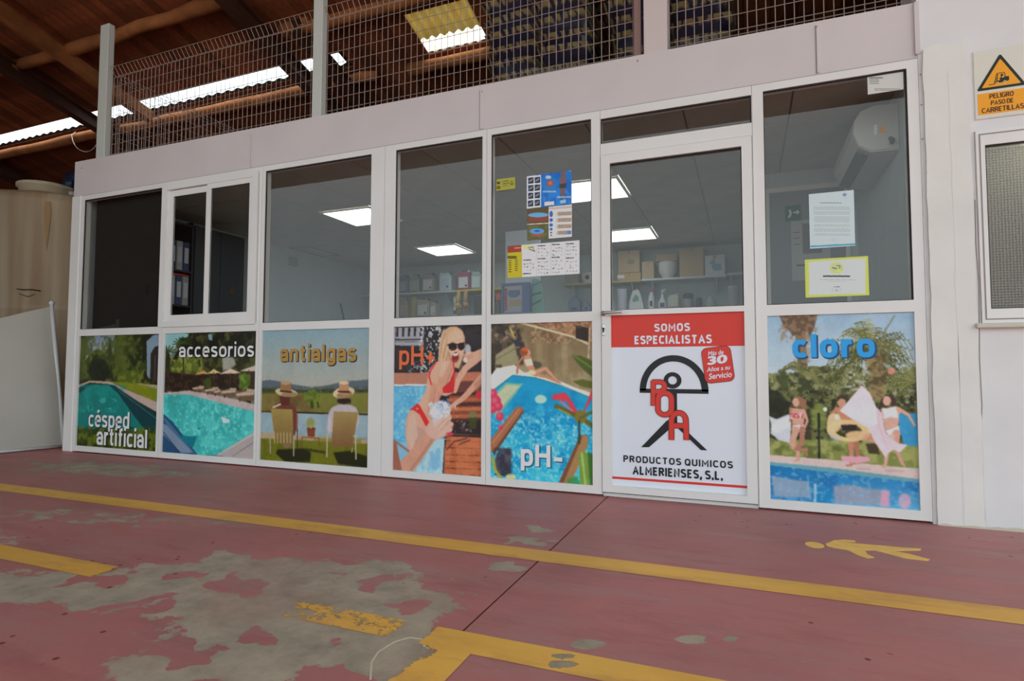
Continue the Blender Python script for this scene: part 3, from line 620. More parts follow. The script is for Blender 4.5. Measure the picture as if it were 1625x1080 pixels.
# ================================================================== the room behind the glass
CZ = 2.42
ce = empty('ceiling', kind='structure')
tile = MB().bbox(.004, .631, .004, .631, 0, .02, .003).mesh('ceiling_tile', M_TILE)
for i in range(-7, 5):
    for j in range(-1, 7):
        xa = -1.61+.635*i; ya = .72+.635*j
        if xa < -5.80-.32 or xa > .9-.3: continue
        if (i in (-4, 0)) and (j in (1, 4)) : continue
        link('ceiling_tile', tile, ce, (xa, ya, CZ))
MB().box(-5.85, 1.2, .06, 4.65, CZ+.022, CZ+.10).build('ceiling_grid', M_TBAR, ce)
MB().box(-5.86, 1.2, .121, 4.7, CZ+.101, 2.69).build('upper_deck', mat('deck_concrete', (120, 110, 100), .9), ce)
for i, j, wh in ((-4, 1, 'second from the left window post'), (-4, 4, ''), (0, 1, ''), (0, 4, '')):
    lab = {(-4, 1): 'square ceiling light panel nearest the glass, seen in the third window', (-4, 4): 'square ceiling light panel above the canisters, seen in the fourth window',
           (0, 1): 'square ceiling light panel beside the blue leaflet, cut by the left edge of the door', (0, 4): 'square ceiling light panel deep in the room, seen low through the door glass'}[(i, j)]
    lt = empty('ceiling_light', (-1.61+.635*i+.3175, .72+.635*j+.3175, CZ), label=lab, cat='light', group='square ceiling light panels')
    MB().frame(-.30, .30, -.30, .30, .018, .018, .018, .018, -.014, .0)  # outline only
    MB().band([(-.312, -.312), (.312, -.312), (.312, .312), (-.312, .312)], [(-.290, -.290), (.290, -.290), (.290, .290), (-.290, .290)], -.012, .004, 'z').build('light_frame', M_FRAME, lt)
    MB().box(-.29, .29, -.29, .29, -.006, .0).build('diffuser', mat('lit_diffuser', (255, 255, 255), .5, emit=PANEL_EMIT), lt)
# right rear part, alcove walls
MB().box(-5.90, -5.80, .10, 4.7, 0, 2.70).build('wall_room_left', M_INWALL, None, kind='structure')
MB().box(-5.80, .2, 4.6, 4.7, 0, 2.52).build('wall_room_back', M_INWALL, None, kind='structure')
MB().box(.165, 1.1, 1.78, 1.86, 0, 2.42).build('wall_room_alcove', M_INWALL, None, kind='structure')
MB().box(.165, .245, 1.86, 4.6, 0, 2.42).build('wall_room_side', M_INWALL, None, kind='structure')
MB().box(.862, .93, .31, 1.78, 0, 2.42).build('wall_room_right', M_INWALL, None, kind='structure')
MB().box(.93, 2.3, .9, 1.0, 0, 2.6).box(.93, 2.3, .31, .9, 2.4, 2.5).build('wall_office', mat('office_wall', (150, 148, 136), .9), None, kind='structure')
MB().box(-5.79, .86, .10, 4.6, .001, .012).build('floor_room', mat('room_tiles', (150, 145, 138), .5), None, kind='structure')
dd = empty('door_2', kind='structure')
MB().frame(.185, .80, .0, 2.29, .03, .03, 0, .04, 1.755, 1.779).build('frame', M_FRAME, dd); MB().box(.215, .77, 1.765, 1.779, .012, 2.25).build('door_leaf', mat('grey_door', (140, 146, 150), .6), dd)
# ================================================================== the printed panels under the windows
PY = .0085
def poster_base(x0, x1, z0, z1, label, name='poster', cat='poster'):
    e = empty(name, (0, 0, 0), label=label, cat=cat)
    MB().box(x0, x1, PY+.0006, .0118, z0, z1).build('backing_sheet', M_PWHITE, e)
    return e
def place(pic, e, x0, z1, light, txts=()):
    pic.finish(); pic.obj('printed_picture', x0, z1, PY, light, e)
    for s, X0, X1, Y0, Y1, rgb, dark, bold in txts:      # lettering given in sketch units
        u0, v0 = pic.uv(X0, Y1); u1, v1 = pic.uv(X1, Y0); a, c, z0, z_ = x0+u0*pic.W, x0+u1*pic.W, z1-v0*pic.H, z1-v1*pic.H
        m = mat('lettering_%d_%d_%d' % rgb, rgb, .4)
        if dark:
            d = .006; grotesk(s, a+d, c+d, z0-d, z_-d, PY-.0010, mat('letter_shade_%d_%d_%d' % dark, dark, .5), e, wt=bold, name='letter_shade', grow=.006)
        grotesk(s, a, c, z0, z_, PY-.0022, m, e, wt=bold)
def gainrgb(c, light): 
    v = np.clip(lin(c)/light, 0, .86); return tuple(int(round(255*(12.92*q if q < .0031308 else 1.055*q**(1/2.4)-.055))) for q in v)
LIGHTS = dict(p1=.38, p2=.44, p3=.54, p4=.70, p5=.74, p7=.80)
CELL = .0034
# ---- 1 lawn and long green pool
L = LIGHTS['p1']; x0, x1 = bays[0]
e = poster_base(x0, x1, PB, RAIL0, 'panel picture of a long green pool with a lawn, lettered césped artificial')
p = Pic([(120,155),(690,150),(665,970),(85,935)], x1-x0, RAIL0-PB, CELL*1.2, (24,30,12))
sky = p.mask([(165,150),(365,150),(358,300),(322,230),(290,275),(230,250),(175,300),(150,330)], 2); p.grad(150, (84,98,118), 300, (110,118,122), sky)
p.tex(p.rect(60,140,700,490), (48,55,20), 14, .5, 8, .8); p.tex(p.rect(60,140,700,490), (70,74,28), 26, .58, 10, .7); p.tex(p.rect(560,150,700,500), (22,20,12), 10, .4, 10, .8)
p.line([(330,180),(332,330)], 6, (32,38,20)); p.poly([(332,180),(308,330),(356,330)], (34,42,20), .8, 2)
p.ell(250,400,75,85,(16,20,9),.85,6); p.poly([(365,160),(420,150),(440,430),(370,440)], (60,68,24), .6, 5); p.poly([(118,170),(160,160),(165,460),(110,470)], (62,70,24), .6, 5)
p.poly([(592,200),(640,158),(692,152),(690,232),(650,240),(622,285),(615,465),(595,440)], (88,104,116)); p.poly([(650,240),(690,230),(685,505),(650,480),(622,460),(624,285)], (34,26,24)); p.line([(652,300),(650,470)], 6, (70,66,60), .7)
p.ell(470,450,90,48,(58,68,18),.9,4); p.tex(p.rect(370,405,570,495), (86,92,30), 30, .55, 10, .7)
p.poly([(500,490),(600,498),(670,505),(672,535),(560,512)], (120,112,100))
p.poly([(330,478),(500,492),(672,532),(672,628),(580,590),(430,520)], (86,92,14)); p.tex(p.rect(330,478,680,630), (100,100,24), 20, .5, 6, .5)
p.poly([(105,500),(180,473),(330,478),(450,535),(675,628),(675,700),(540,625),(320,497),(185,484),(100,530)], (134,116,108))
p.poly([(100,560),(180,500),(320,500),(440,570),(668,735),(668,835),(600,835),(80,815)], (8,84,80)); p.poly([(100,520),(175,488),(190,500),(110,560)], (12,44,46))
p.tex(p.rect(90,500,470,700), (16,106,98), 8, .5, 6, .6); p.tex(p.rect(130,590,380,690), (60,140,136), 30, .62, 10, .6)
p.poly([(318,500),(358,505),(672,715),(672,835),(590,835),(480,690),(390,565)], (9,40,44), 1, 2); p.line([(395,545),(668,745)], 5, (70,90,86), .8)
p.poly([(75,812),(668,828),(665,990),(60,960)], (40,50,10)); p.tex(p.rect(60,800,700,990), (72,82,16), 24, .5, 8, .8); p.tex(p.rect(60,800,700,990), (20,26,6), 16, .6, 8, .8)
place(p, e, x0, RAIL0, L, [('césped', 172, 474, 684, 826, gainrgb((172,172,162), L), (18,30,24), .19), ('artificial', 232, 600, 812, 928, gainrgb((172,172,162), L), (18,30,24), .19)])
# ---- 2 turquoise pool with loungers
L = LIGHTS['p2']; x0, x1 = bays[1]
e = poster_base(x0, x1, PB, RAIL0, 'panel picture of a turquoise pool with loungers and parasols, lettered accesorios')
p = Pic([(98,118),(748,112),(735,1030),(75,977)], x1-x0, RAIL0-PB, CELL*1.2, (32,32,16))
p.tex(p.rect(60,90,770,420), (62,64,30), 22, .52, 9, .8); p.tex(p.rect(60,90,770,300), (14,14,8), 12, .45, 9, .8)
p.poly([(95,110),(262,118),(250,150),(200,150),(178,190),(160,240),(130,275),(95,215)], (106,140,140), 1, 2); p.poly([(395,130),(425,125),(430,175),(405,170)], (110,140,150), .8, 2)
p.poly([(500,300),(545,285),(580,300),(600,350),(560,380),(505,395)], (140,138,130), .8, 5); p.poly([(150,200),(185,230),(150,300),(120,290)], (120,130,120), .6, 3)
p.ell(240,360,95,75,(70,82,26),.85,8); p.tex(p.rect(130,280,360,430), (118,122,50), 30, .55, 9, .7); p.line([(222,250),(224,400)], 9, (36,30,18)); 
for a in range(0, 180, 22): p.line([(215,190),(215+70*math.cos(math.radians(a)),200-55*math.sin(math.radians(a)))], 8, (40,56,22), .9)
for a in range(0, 180, 26): p.line([(110,250),(110+60*math.cos(math.radians(a)),255-50*math.sin(math.radians(a)))], 9, (36,50,20), .9)
p.poly([(88,390),(310,420),(740,400),(740,560),(90,545)], (32,22,16), 1, 3); p.tex(p.rect(88,390,745,520), (58,44,30), 30, .55, 10, .6); p.ell(400,480,26,40,(52,66,20),.8,4); p.ell(662,470,40,60,(66,88,26),.85,6); p.tex(p.rect(620,420,700,530), (100,130,40), 40, .55, 10, .6)
for q, c in (([(308,415),(368,388),(400,412)], (180,118,74)), ([(393,413),(440,380),(494,408)], (172,148,96)), ([(482,415),(560,377),(638,412)], (168,150,132)), ([(622,397),(748,352),(748,398)], (160,146,134))): p.poly(q, c)
for xx, ya in ((368,400),(440,400),(560,405),(690,390)): p.line([(xx, ya), (xx, 520)], 4, (60,46,34))
p.poly([(86,545),(200,538),(270,533),(420,560),(600,600),(742,640),(742,695),(560,650),(250,560),(86,565)], (142,128,124))
p.tex(p.rect(86,530,745,700), (158,142,138), 14, .5, 6, .5)
for a, b_, w, h in ((285,500,90,40),(372,512,105,48),(440,525,50,45),(490,520,115,62),(592,530,148,82)):
    p.poly([(a,b_+h*.35),(a+w*.45,b_),(a+w,b_+h*.1),(a+w,b_+h),(a+w*.2,b_+h*.95)], (84,66,50)); p.poly([(a+w*.02,b_+h*.35),(a+w*.5,b_+h*.2),(a+w*.95,b_+h*.28),(a+w*.9,b_+h*.48),(a+w*.1,b_+h*.58)], (150,132,112)); p.poly([(a+w*.6,b_-h*.08),(a+w,b_),(a+w*.92,b_+h*.3),(a+w*.52,b_+h*.25)], (138,122,104)); p.line([(a+w*.25,b_+h*.8),(a+w*.25,b_+h*1.05)], 6, (40,30,24))
p.poly([(80,560),(250,560),(560,645),(736,690),(735,835),(590,930),(462,1005),(310,1000),(180,880),(80,700)], (48,138,134))
pw = p.mask([(80,560),(250,560),(560,645),(736,690),(735,835),(590,930),(462,1005),(310,1000),(180,880),(80,700)], 1); p.tex(pw, (70,160,152), 10, .5, 6, .6); p.tex(pw, (36,120,120), 16, .56, 6, .6); p.tex(pw, (104,178,168), 40, .62, 8, .5)
p.poly([(120,570),(210,570),(190,640),(120,640)], (40,110,104), .5, 4); p.poly([(498,722),(560,748),(548,768),(508,770)], (176,190,184), .9, 2); p.ell(338,808,14,8,(20,96,96),.8,2)
p.poly([(78,695),(150,760),(330,1000),(60,985)], (26,58,86), 1, 2); p.poly([(80,770),(120,790),(300,985),(210,985),(78,850)], (92,106,124)); p.poly([(80,730),(100,735),(320,1000),(300,985),(110,790)], (54,84,112))
p.line([(78,830),(200,985)], 6, (30,40,62)); p.poly([(190,862),(325,864),(298,945),(262,925)], (12,90,102), 1, 2)
p.poly([(740,832),(740,1040),(462,1006)], (134,124,122)); p.line([(580,1010),(735,905)], 4, (84,70,70)); p.poly([(738,832),(462,1002),(480,1004),(738,850)], (150,142,138))
place(p, e, x0, RAIL0, L, [('accesorios', 192, 727, 184, 290, gainrgb((196,190,182), L), (24,22,18), .19)])
# ---- 3 two people in deckchairs
L = LIGHTS['p3']; x0, x1 = bays[2]
e = poster_base(x0, x1, PB, RAIL0, 'panel picture of two people in straw hats on deckchairs, lettered antialgas')
p = Pic([(70,95),(772,80),(760,1002),(48,945)], x1-x0, RAIL0-PB, CELL*1.1, (120,140,146))
p.grad(90, (112,136,144), 440, (142,142,132)); p.poly([(40,428),(110,418),(170,428),(260,448),(390,470),(500,455),(560,440),(620,430),(690,426),(790,416),(790,500),(40,500)], (74,84,90), 1, 2)
p.poly([(40,472),(150,478),(330,488),(500,480),(790,486),(790,520),(40,516)], (40,46,26), 1, 3); p.tex(p.rect(40,465,790,520), (62,66,36), 26, .5, 8, .6)
p.grad(508, (92,82,34), 650, (96,76,42), p.rect(40,508,400,660)); p.grad(508, (100,104,38), 650, (92,88,34), p.rect(380,508,800,660)); p.tex(p.rect(40,508,800,655), (112,104,50), 10, .5, 5, .5); p.tex(p.rect(40,520,360,640), (80,58,32), 9, .55, 5, .6)
p.ell(390,535,52,50,(72,86,20),1,5); p.tex(p.rect(335,485,450,590), (102,112,40), 40, .5, 8, .7); p.line([(388,570),(390,600)], 22, (52,56,18)); p.line([(425,570),(432,600)], 12, (52,56,18))
p.poly([(40,634),(790,656),(790,860),(40,800)], (118,138,146)); p.tex(p.rect(40,640,790,800), (134,152,156), 8, .5, 5, .5); p.poly([(40,764),(300,785),(470,795),(790,824),(790,862),(40,822)], (150,130,102), 1, 3)
p.line([(40,626),(790,652)], 9, (34,26,18)); p.poly([(40,806),(300,818),(790,850),(790,1020),(40,970)], (84,86,14), 1, 2); p.tex(p.rect(40,806,790,1020), (100,98,24), 20, .5, 6, .6)
p.poly([(160,880),(330,872),(382,900),(378,962),(210,962),(150,905)], (26,26,8), .95, 4); p.poly([(528,900),(640,890),(790,940),(790,1012),(560,975)], (26,26,8), .95, 4); p.line([(350,880),(470,900)], 16, (34,34,10), .8, 3)
# left sitter
p.poly([(132,602),(150,578),(182,566),(250,572),(282,606),(292,650),(292,730),(270,800),(246,800),(240,620)], (92,46,38), 1, 2); p.poly([(176,525),(246,525),(240,585),(182,590)], (76,34,26), 1, 2); p.line([(135,600),(180,580)], 12, (190,166,140), .9); p.line([(292,655),(290,740)], 10, (130,72,56), .8)
p.ell(221,503,75,27,(172,156,122),1,1,8); p.ell(240,516,55,18,(112,86,56),.7,3); p.poly([(184,438),(216,430),(250,440),(254,505),(180,500)], (132,92,58), 1, 1); p.ell(217,440,33,11,(158,126,92),1,1); p.line([(182,492),(253,500)], 10, (52,30,22))
p.poly([(118,610),(260,614),(268,842),(250,838),(150,832),(140,780)], (126,106,54)); p.grad(620, (134,114,60), 840, (108,84,44), p.mask([(118,610),(260,614),(268,842),(150,832)], 1))
for i in range(6): p.line([(140+i*21,770),(142+i*21,836)], 8, (168,150,120), .6)
p.line([(112,758),(114,905)], 7, (140,134,118)); p.line([(270,790),(268,922)], 7, (150,142,124)); p.line([(108,760),(140,762)], 6, (150,140,120)); p.line([(292,745),(292,870)], 6, (50,40,24)); p.ell(225,852,26,16,(110,84,66),1,3)
# right sitter
p.poly([(498,640),(520,602),(560,585),(640,585),(680,605),(696,640),(700,700),(672,760),(520,770),(484,750)], (158,148,152), 1, 2); p.ell(600,560,46,20,(34,20,16),1,2); p.line([(505,660),(500,770)], 14, (174,160,160), .8, 2)
p.ell(598,505,72,36,(184,164,130),1,1,-10); p.ell(604,520,52,24,(128,92,60),.8,3,-8); p.poly([(566,440),(600,428),(630,438),(634,512),(600,520),(566,510)], (160,118,84), 1, 1); p.ell(600,440,32,12,(188,160,128)); p.line([(564,498),(634,502)], 12, (66,36,26)); p.line([(642,545),(640,580)], 5, (40,24,18))
p.poly([(533,628),(692,636),(690,655),(656,862),(516,862)], (128,108,60)); p.grad(640, (134,114,66), 860, (106,74,46), p.mask([(533,628),(692,636),(656,862),(516,862)], 1))
p.line([(490,780),(486,930)], 8, (160,150,132)); p.line([(676,790),(678,945)], 8, (160,150,132)); p.line([(655,870),(650,900)], 6, (150,140,120)); p.line([(480,778),(512,780)], 6, (160,150,130)); p.line([(660,792),(684,792)], 6, (160,150,130))
# little table with a pot
p.line([(322,800),(438,806)], 6, (110,66,48)); p.line([(326,802),(324,872)], 4, (96,60,46)); p.line([(434,806),(434,882)], 4, (96,60,46)); p.poly([(355,740),(411,738),(406,796),(362,796)], (108,52,30), 1, 1); p.ell(383,740,28,7,(90,42,26)); p.ell(380,705,24,34,(104,104,52),.8,6)
for a in range(30, 160, 18): p.line([(382,738),(382+50*math.cos(math.radians(a)),738-64*math.sin(math.radians(a)))], 5, (140,138,74), .8)
place(p, e, x0, RAIL0, L, [('antialgas', 180, 682, 178, 322, gainrgb((138,104,40), L), (52,38,16), .23)])
# ---- 4 woman with drinks
L = LIGHTS['p4']; x0, x1 = bays[3]
e = poster_base(x0, x1, PB, RAIL0, 'panel picture of a blonde person in a red bikini holding drinks, lettered pH+')
SK = (212,160,134); SKD = (180,122,98)
p = Pic([(62,65),(620,65),(615,1020),(50,978)], x1-x0, RAIL0-PB, CELL, (38,34,36))
p.tex(p.rect(40,60,640,370), (58,50,50), 12, .5, 6, .7); p.poly([(64,70),(250,70),(245,188),(62,184)], (150,150,156)); p.line([(62,146),(246,150)], 10, (60,58,62)); p.line([(62,160),(246,164)], 4, (90,88,92))
for i in range(5): p.line([(78+i*38,78),(76+i*38,122)], 15, (46,42,46), 1, 1)
p.tex(p.rect(220,66,380,365), (206,210,214), 46, .60, 14, .85); p.tex(p.rect(150,290,300,365), (180,180,190), 50, .62, 14, .7)
p.poly([(52,358),(320,362),(320,436),(50,434)], (172,116,92)); p.line([(50,438),(300,440)], 12, (214,214,220))
p.poly([(50,446),(330,446),(400,1010),(40,990)], (84,160,196)); p.tex(p.rect(40,446,330,760), (114,184,212), 8, .5, 5, .5); p.tex(p.rect(40,446,330,990,60), (170,208,224), 30, .62, 8, .5)
p.poly([(50,820),(400,780),(380,1010),(40,990)], (128,176,202), .9, 4); p.tex(p.rect(200,780,390,1010), (180,208,224), 7, .5, 8, .7); p.poly([(380,790),(392,785),(378,1005),(366,1000)], (50,46,56), 1, 1)
p.poly([(392,770),(630,762),(630,1030),(374,1004)], (176,96,62)); 
for i, yy in enumerate((795,838,882,925,968,1008)): p.line([(385,yy),(620,yy+8)], 5, (92,44,32)); 
p.tex(p.rect(374,762,630,1030), (206,124,84), 9, .5, 6, .6); p.line([(395,850),(440,800),(520,780)], 9, (84,44,34), .8, 2); p.line([(470,820),(540,790)], 8, (84,44,34), .8, 2)
p.poly([(420,360),(625,362),(625,770),(390,770)], (134,72,50)); p.poly([(450,365),(625,365),(625,418),(440,418)], (182,112,88)); p.poly([(440,425),(625,420),(625,470),(455,500)], (104,58,52), 1, 2)
for yy, c in ((500,(64,38,34)),(536,(176,96,62)),(566,(72,42,36)),(596,(190,108,72)),(640,(176,98,64)),(668,(70,44,38))): p.line([(410,yy),(625,yy-2)], 22, c, .95, 1)
p.poly([(420,678),(625,668),(625,778),(400,766)], (50,36,36), 1, 2); p.tex(p.rect(420,670,560,740), (150,140,140), 40, .6, 12, .7); p.ell(558,640,30,34,(118,118,76),.8,3); p.poly([(530,650),(586,648),(578,720),(538,720)], (62,66,34), .9, 2); p.line([(420,752),(610,762)], 5, (120,90,80), .8); p.ell(598,508,22,26,(196,44,62),1,2)
# hair behind, arms, body
p.poly([(352,150),(368,100),(410,74),(455,72),(492,98),(508,140),(506,230),(484,300),(470,340),(440,330),(420,300),(372,300),(338,286),(344,220)], (196,158,124), 1, 2)
p.line([(620,250),(560,300),(510,340),(468,410),(444,480)], 50, SK, 1, 1, 30); p.line([(620,238),(560,262)], 46, SK); p.ell(540,272,46,34,SK,1,2,-20); p.line([(505,290),(560,262)], 8, SKD, .7); p.line([(510,272),(556,248)], 7, SKD, .6); p.line([(500,255),(545,240)], 14, SK); p.ell(526,218,20,32,(196,194,204),.85,3); p.ell(510,285,16,14,(230,225,225),.7,3)
p.line([(620,395),(560,460),(500,525),(420,580)], 48, (202,150,126), 1, 1, 26); p.poly([(560,440),(625,390),(625,440),(580,480)], (176,124,100), .7, 3)
p.poly([(322,296),(372,278),(418,284),(440,330),(446,420),(440,490),(392,512),(350,505),(318,560),(300,640),(296,700),(200,640),(190,590),(225,540),(262,470),(272,400),(284,340)], SK, 1, 2)
p.poly([(150,610),(186,580),(260,640),(300,720),(270,790),(210,860),(190,930),(150,880),(130,760),(130,670)], (206,156,132), 1, 2); p.poly([(180,690),(250,720),(270,780),(220,850),(180,900)], (176,140,130), .7, 6)
p.line([(408,300),(372,400),(338,480),(320,560)], 62, (200,146,120), 1, 2, 40); p.line([(432,330),(400,420),(352,520)], 7, (164,108,88), .7, 2)
p.line([(326,296),(290,350),(282,385),(296,438)], 9, (206,48,48)); p.poly([(440,350),(446,420),(438,492),(372,492),(366,460),(412,420)], (198,44,46), 1, 1); p.line([(436,300),(444,380)], 8, (206,48,48))
p.poly([(154,598),(206,556),(222,570),(282,676),(272,706),(258,698),(222,628),(184,600)], (212,46,46), 1, 1); p.ell(205,590,8,8,(236,140,130),.8,1)
for a, b_, c_ in ((350,120,.5),(366,170,.6),(380,220,.5),(490,200,.4),(478,250,.5)):
    p.line([(a+20,b_-20),(a,b_+60),(a-4,b_+130)], 6, (226,192,156), c_, 2); p.line([(a+32,b_-10),(a+10,b_+70),(a+6,b_+130)], 5, (150,108,80), c_, 2)
p.poly([(300,420),(330,440),(318,560),(300,660),(268,640),(280,520)], (182,124,100), .55, 7); p.poly([(372,290),(415,290),(400,330),(360,400),(345,380)], (232,188,166), .6, 6); p.poly([(150,640),(190,620),(210,760),(170,860),(140,780)], (228,184,164), .5, 7)
# face
p.ell(450,186,50,86,(220,172,148),1,2,-4); p.poly([(404,120),(450,84),(496,112),(500,150),(470,120),(420,140),(402,190),(396,170)], (206,170,136), 1, 3); p.line([(402,190),(430,178),(462,188),(505,178)], 9, (40,26,26)); p.ell(432,203,27,22,(40,24,26)); p.ell(485,200,22,24,(40,24,26)); p.line([(418,214),(440,212)], 7, (120,70,54), .6)
p.line([(420,170),(480,160)], 5, (150,110,84), .5, 2); p.poly([(408,220),(424,262),(436,300),(420,300),(402,250)], (188,134,110), .6, 3); p.ell(449,268,22,34,(134,40,42),1,1,12); p.poly([(432,246),(468,240),(464,256),(438,260)], (236,226,222), 1, 1); p.ell(450,292,12,8,(176,70,70),.8,2); p.line([(466,215),(470,235)], 6, (196,140,116), .8); p.line([(404,240),(420,290)], 6, (168,116,92), .6, 2)
# near arm with tumbler
p.line([(110,985),(190,900),(262,800),(330,720)], 110, (196,144,120), 1, 2, 70); p.line([(160,985),(240,880),(300,790)], 16, (160,108,90), .5, 5)
p.ell(345,712,86,68,(212,164,146),1,3,-25); p.ell(350,600,66,56,(176,190,206),.85,4); p.tex(p.rect(280,540,420,650), (226,232,240), 26, .5, 8, .8); p.poly([(290,590),(410,580),(392,700),(310,700)], (196,200,212), .55, 4)
for a, b_ in (((350,720),(412,650)), ((330,700),(398,632)), ((365,745),(425,690)), ((350,765),(418,725))): p.line([a, b_], 26, (220,172,152), 1, 2); p.line([(a[0]+4,a[1]+12),(b_[0],b_[1]+13)], 4, (160,110,92), .7, 1)
p.ell(412,752,24,12,(206,70,90),.9,2); p.line([(345,490),(338,545)], 9, (222,120,130)); p.line([(398,530),(405,570)], 10, (90,130,200), .8); p.tex(p.rect(385,560,460,660), (230,234,240), 30, .58, 12, .8)
p.poly([(40,780),(70,800),(106,985),(40,980)], (150,92,74), 1, 2); p.line([(52,790),(150,860)], 14, (150,96,78), .9, 2)
place(p, e, x0, RAIL0, L, [('pH+', 90, 324, 190, 338, gainrgb((226,92,42), L), None, .19)])
# ---- 5 pool seen from above
L = LIGHTS['p5']; x0, x1 = bays[4]
e = poster_base(x0, x1, PB, RAIL0, 'panel picture of a blue pool with pink flowers and a sunbather, lettered pH-')
p = Pic([(70,90),(670,72),(675,1037),(65,993)], x1-x0, RAIL0-PB, CELL, (150,132,98))
p.grad(90, (124,106,76), 420, (164,148,112)); p.tex(p.rect(200,90,700,470), (128,106,74), 7, .5, 5, .6)
for xx, c in ((300,(112,92,64)),(350,(166,146,108)),(420,(120,98,68)),(500,(172,152,114)),(560,(132,112,78))): p.line([(xx,140),(xx+8,390)], 34, c, .45, 7)
p.poly([(300,76),(680,66),(680,215),(565,165),(420,120)], (158,118,84), 1, 1); p.tex(p.rect(300,60,680,200), (196,156,118), 34, .55, 10, .6); p.tex(p.rect(300,60,680,200), (110,78,54), 30, .6, 10, .6)
p.line([(236,80),(420,128),(560,165),(640,205)], 12, (204,190,156)); p.poly([(572,98),(645,110),(645,192),(570,172)], (52,42,36), 1, 1); p.ell(588,106,18,9,(70,60,52)); p.line([(655,110),(645,290)], 8, (206,190,154), .8)
p.poly([(60,85),(215,85),(262,215),(200,230),(90,320),(60,420)], (88,78,62), 1, 3); p.tex(p.rect(60,80,260,330), (56,48,42), 14, .5, 8, .8); p.tex(p.rect(60,80,220,200), (160,130,112), 18, .62, 10, .8); p.line([(180,110),(205,165)], 7, (190,190,70)); p.poly([(195,180),(260,200),(270,225),(205,215)], (56,54,62), 1, 2)
p.poly([(95,270),(205,200),(235,330),(90,340)], (150,142,106), 1, 2); p.line([(95,300),(215,230)], 5, (110,104,80)); p.poly([(60,210),(92,200),(88,400),(60,420)], (64,58,46), 1, 3); p.tex(p.rect(60,330,150,410), (52,48,36), 20, .5, 10, .9); p.ell(330,330,40,22,(70,64,54),.8,5)
p.poly([(60,400),(100,350),(205,330),(260,372),(330,375),(480,425),(560,460),(680,500),(680,545),(480,470),(330,405),(200,392),(60,500)], (226,216,204), 1, 1)
pool = p.mask([(60,490),(195,388),(330,402),(480,450),(680,530),(680,1045),(60,1000)], 1); p.grad(390, (24,146,192), 1000, (46,176,210), pool); p.tex(pool, (12,130,184), 5, .5, 6, .7)
p.poly([(280,560),(420,480),(640,560),(600,700),(420,700)], (14,134,190), .5, 12); p.tex(pool*p.rect(60,610,700,1045,90), (110,204,224), 16, .53, 5, .55); p.tex(pool*p.rect(60,610,700,1045,90), (186,232,238), 50, .60, 9, .55)
p.poly([(85,500),(155,435),(258,440),(205,510),(120,620),(85,640)], (120,180,160), 1, 3); p.poly([(95,510),(160,448),(240,450),(190,510),(110,600)], (190,196,160), 1, 3); p.line([(70,490),(195,392),(330,405),(480,448),(670,525)], 5, (60,120,110), .8)
p.ell(362,532,35,26,(150,214,186),1,2); p.ell(362,532,28,20,(176,224,196),1,2); p.ell(360,600,26,40,(70,180,210),.6,6)
# sunbather
p.line([(255,285),(228,320),(222,378)], 13, (182,118,90)); p.poly([(262,278),(300,275),(316,320),(330,360),(336,388),(300,388),(284,350),(264,320)], (200,140,110), 1, 1); p.poly([(262,300),(306,292),(318,330),(280,338)], (226,204,184), 1, 1)
p.line([(322,376),(392,350),(426,386),(470,432)], 22, (206,148,118), 1, 1, 13); p.line([(320,384),(392,398),(478,434)], 22, (196,136,106), 1, 1, 13); p.ell(310,375,24,14,(222,206,160)); p.ell(286,258,15,18,(206,146,118)); p.ell(262,256,24,20,(150,76,46),1,2); p.ell(268,238,20,10,(206,90,50),1,1)
# flowers, beams, leaves
p.poly([(60,775),(215,580),(240,574),(262,588),(240,640),(75,842),(60,850)], (166,106,74), 1, 1); p.poly([(75,842),(262,590),(258,612),(85,862)], (112,70,52), 1, 1); p.line([(75,790),(235,590)], 8, (198,140,104), .7, 2)
p.poly([(462,1040),(596,745),(620,738),(646,756),(640,810),(534,1040)], (166,122,78), 1, 1); p.poly([(462,1040),(596,745),(612,745),(492,1040)], (120,78,56), 1, 2)
for a, b_, r in ((78,500,26),(92,545,34),(110,575,26),(120,635,24),(76,590,24),(124,700,13)): p.ell(a, b_, r, r*1.1, (228,58,92), 1, 2); p.ell(a-5, b_-6, r*.5, r*.5, (244,110,130), .7, 3)
p.line([(446,520),(500,508),(530,540),(568,606)], 34, (214,62,76), 1, 2, 26); p.ell(490,520,42,22,(222,64,80),1,2,8); p.line([(480,545),(550,600)], 12, (236,120,130), .7, 2); p.line([(680,470),(650,540),(618,606)], 26, (214,60,74), 1, 2, 8)
p.line([(455,572),(520,604),(600,640),(680,694)], 26, (104,96,38), 1, 2); p.ell(600,635,36,40,(128,112,44),1,4); p.line([(600,640),(680,600)], 18, (96,104,48), 1, 2); p.line([(470,590),(540,625)], 10, (170,150,80), .8, 2); p.line([(592,660),(590,790)], 14, (52,70,62), 1, 2)
p.poly([(548,272),(600,275),(680,310),(680,410),(630,370),(580,320)], (78,92,36), 1, 3); p.line([(560,276),(672,350)], 8, (124,136,66), .8, 2); p.poly([(550,425),(610,412),(680,430),(680,470),(600,455)], (92,98,40), 1, 3)
p.poly([(582,868),(610,828),(640,850),(662,960),(650,1040),(596,1040),(592,940)], (116,150,64), 1, 2); p.line([(606,850),(628,1030)], 12, (176,196,110), .9, 3); p.poly([(640,840),(690,860),(690,1045),(655,1040)], (66,110,48), 1, 3); p.poly([(520,1000),(580,985),(600,1045),(520,1045)], (60,140,70), .9, 5)
p.ell(138,905,48,82,(76,76,88),1,3); p.ell(165,860,26,36,(86,86,98),1,3); p.tex(p.rect(80,820,190,990), (48,48,58), 16, .5, 7, .7); p.line([(75,880),(90,950),(118,990)], 18, (170,160,50), .9, 2); p.ell(185,990,32,16,(220,205,140),.9,3)
